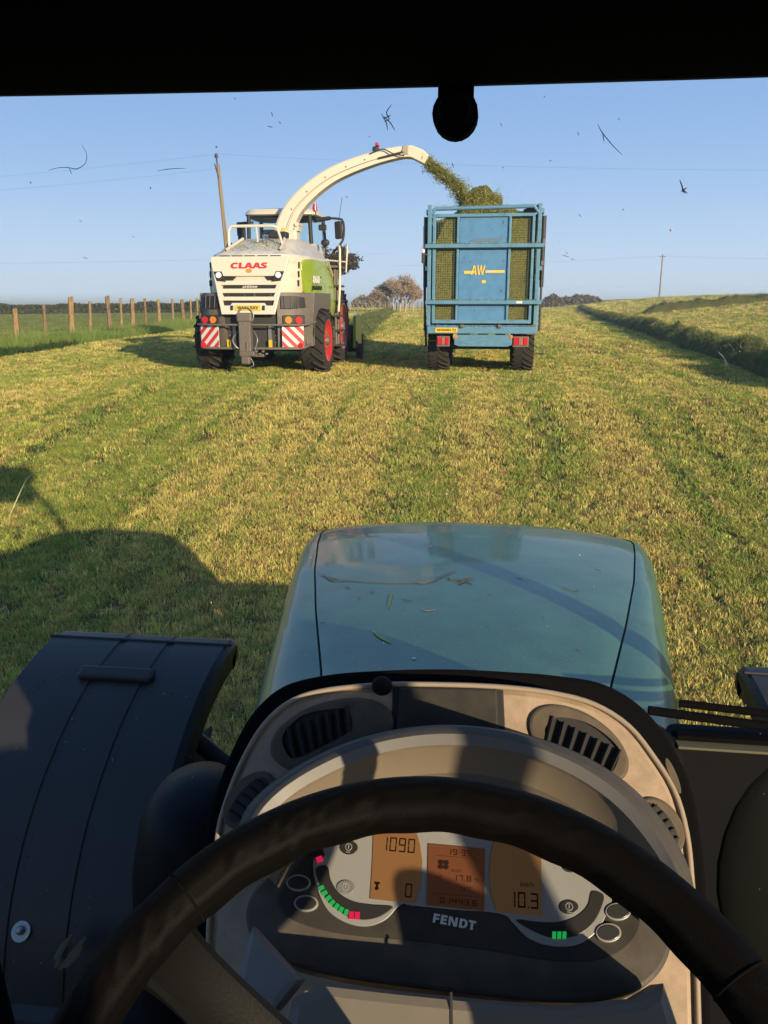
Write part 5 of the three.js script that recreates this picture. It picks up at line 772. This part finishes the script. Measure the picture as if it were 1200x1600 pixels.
{
  const g = 'bits of grass stuck to the windscreen', lift = V(0, .15, 1), S = (label, lists, w, m, cat = 'grass clipping') => solo('grass_clipping', label, cat, lists.map((l, i) => strip(l.map(p => onGlass(...p)), (Array.isArray(w) ? w[i] : w) * .48, lift)), m, g);
  S('curled dark stem stuck high on the windscreen at the far left', [[[76, 266], [92, 262], [108, 262], [120, 264], [134, 254], [135, 240], [127, 225]], [[108, 262], [112, 272]]], .0008, bitDark);
  S('thin flat fragment on the windscreen left of the leaning pole', [[[246, 267], [265, 264], [290, 263]]], .0007, bitDark);
  S('ragged dark tuft stuck to the windscreen above the spout', [[[596, 178], [603, 190], [606, 204]], [[612, 163], [604, 176], [608, 186], [600, 190]], [[600, 182], [610, 192], [617, 204]], [[598, 186], [611, 180]]], .0011, bitDark);
  S('thin bent stem stuck to the windscreen right of the hanging latch', [[[934, 194], [940, 206], [948, 216], [958, 228], [972, 242]], [[941, 205], [944, 222]]], .0009, bitDark);
  S('small dark insect-like fleck on the windscreen above the right field', [[[1062, 281], [1066, 292], [1069, 303]], [[1064, 300], [1073, 293]], [[1065, 296], [1074, 302]]], .0014, bitDark);
  S('pair of tiny dark crumbs on the windscreen above the spout curve', [[[424, 175], [426, 182]], [[418, 197], [426, 199]], [[436, 190], [439, 193]]], .0008, bitDark);
  S('tiny dark speck on the windscreen beside the flying grass stream', [[[706, 254], [709, 262]]], .0008, bitDark);
  S('cluster of tiny dark crumbs on the windscreen right of the trailer top', [[[902, 206], [905, 212]], [[904, 334], [908, 339]], [[782, 192], [784, 197]], [[858, 250], [862, 252]]], .0006, bitDark);
  S('small dark crumbs on the windscreen right of the trailer top corner', [[[878, 398], [890, 402]], [[892, 404], [897, 406]], [[884, 394], [887, 397]]], .0005, bitDark);
  S('tiny dark specks on the windscreen left of the harvester', [[[124, 344], [128, 347]], [[130, 402], [137, 404]], [[366, 152], [368, 156]], [[540, 306], [543, 309]]], .0006, bitDark);
  S('pale dry blade of grass caught on the windscreen at the left edge', [[[14, 808], [22, 790], [32, 768], [44, 746], [58, 738], [78, 738]]], .0016, std([.62, .60, .34], .8), 'grass blade');
}
{
  const g = 'bits of grass lying on the bonnet', up = V(0, 1, .1), S = (label, pts, w, m, cat = 'grass clipping') => solo('grass_clipping', label, cat, pts.map(l => strip(l.map(p => onHood(...p).add(V(0, .002, 0))), w * .68, up)), m, g);
  S('dark green blade of grass lying lengthways on the left of the bonnet', [[[613, 927], [610, 938], [607, 951]]], .0042, bitGreen, 'grass blade');
  S('yellow-green blade of grass lying slantwise low on the bonnet', [[[583, 987], [594, 997], [611, 1006]]], .0042, std([.34, .38, .05], .7), 'grass blade');
  S('small heap of brown leaf scraps on the middle of the bonnet', [[[700, 906], [722, 908], [738, 913]], [[716, 914], [730, 906]], [[728, 906], [741, 904]]], .0065, std([.13, .105, .06], .9), 'leaf scraps');
  S('single pale brown scrap just below the leaf scraps on the bonnet', [[[657, 953], [668, 955], [682, 953]]], .004, std([.26, .21, .12], .9), 'leaf scrap');
  S('flat brown scrap on the right of the bonnet below the sun glint', [[[878, 918], [893, 923], [906, 922]]], .004, std([.16, .13, .08], .9), 'leaf scrap');
  S('tiny white crumb low in the middle of the bonnet', [[[644, 1029], [650, 1031]]], .0045, std([.7, .68, .5], .7), 'crumb');
  S('long pale trail of dried mud across the top left of the bonnet', [[[498, 897], [530, 906], [580, 910], [640, 911], [672, 908]], [[640, 908], [660, 912], [680, 906]], [[505, 898], [520, 908], [545, 908]]], .0042, std([.21, .18, .11], 1), 'dried mud');
  S('thin brown stalk lying from the mud trail towards the trailer reflection', [[[675, 910], [690, 902], [714, 893]]], .004, std([.12, .10, .05], 1), 'stalk');
  S('scatter of small dark crumbs over the left half of the bonnet', [[[538, 918], [548, 920]], [[578, 926], [586, 927]], [[628, 938], [644, 940]], [[500, 975], [508, 974]], [[700, 903], [702, 907]], [[560, 935], [563, 936]]], .0032, std([.10, .085, .05], 1), 'crumbs');
  S('scatter of small dark crumbs over the right half of the bonnet', [[[806, 904], [818, 907]], [[762, 930], [770, 931]], [[900, 1016], [908, 1019]], [[846, 966], [851, 967]], [[760, 980], [764, 981]], [[930, 890], [940, 893]]], .003, std([.10, .085, .05], 1), 'crumbs');
}

{ // dust specks on the inside of the windscreen, dirt on the mudguard
  const L = []; for (let i = 0; i < 150; i++) { const x = XC + rr(-.5, .5), y = rr(.4, 1.8), s = rr(.0003, .0011) * (rnd() < .1 ? 1.8 : 1); L.push({ p: V(x, y, glassZ(x, y) + .002), q: anyQ(), s: V(s, s * rr(.4, 1), s), c: rnd() < .7 ? C3(.5, .47, .4) : C3(.10, .09, .06) }); }
  const m = instanced(tractor, 'windscreen_dust', new THREE.IcosahedronGeometry(1, 0), std([1, 1, 1], .9), L); m.castShadow = false;
  const D = []; for (let i = 0; i < 900; i++) { const s = rnd() < .5 ? -1 : 1, t = rnd(), u = rr(.2, 1), k = Math.floor(u * 9.999); const zz = lerpTab([[0, -2.48], [.3, -2.2], [.5, -2.0], [.7, -1.82], [.85, -1.70], [1, -1.63]], u), yy = lerpTab([[-2.56, .395], [-2.54, .445], [-2.48, .458], [-2.38, .455], [-2.2, .418], [-2.0, .330], [-1.82, .195], [-1.70, .04], [-1.63, -.12]], zz), q = rr(.001, .0035); D.push({ p: V(XC + s * (.88 + .57 * t), yy + .001, zz), q: anyQ(), s: V(q * rr(1, 2), q * .5, q), c: rnd() < .5 ? C3(.16, .14, .10) : C3(.05, .05, .045) }); }
  instanced(tractor, 'mudguard_dirt', new THREE.IcosahedronGeometry(1, 0), std([1, 1, 1], .95), D);
  const pl = { p: V(-1.02, -.02, -1.60), n: V(0, .35, .94).normalize() }, q = (a, b, o = .01) => hit(a, b, pl, o);
  solo('grass_clump', 'dry tuft of grass wedged on the lower end of the left mudguard', 'grass tuft', [[[86, 1512], [100, 1490], [118, 1466]], [[92, 1516], [112, 1492], [134, 1464]], [[84, 1500], [96, 1482], [104, 1470]], [[100, 1512], [118, 1494], [128, 1478]], [[90, 1508], [94, 1488], [112, 1460]]].map((l, i) => strip(l.map(p => q(...p, .006 + i * .004)), .007, V(0, .35, .94))), std([.10, .085, .055], .95));
}
renderer.render(scene, camera);
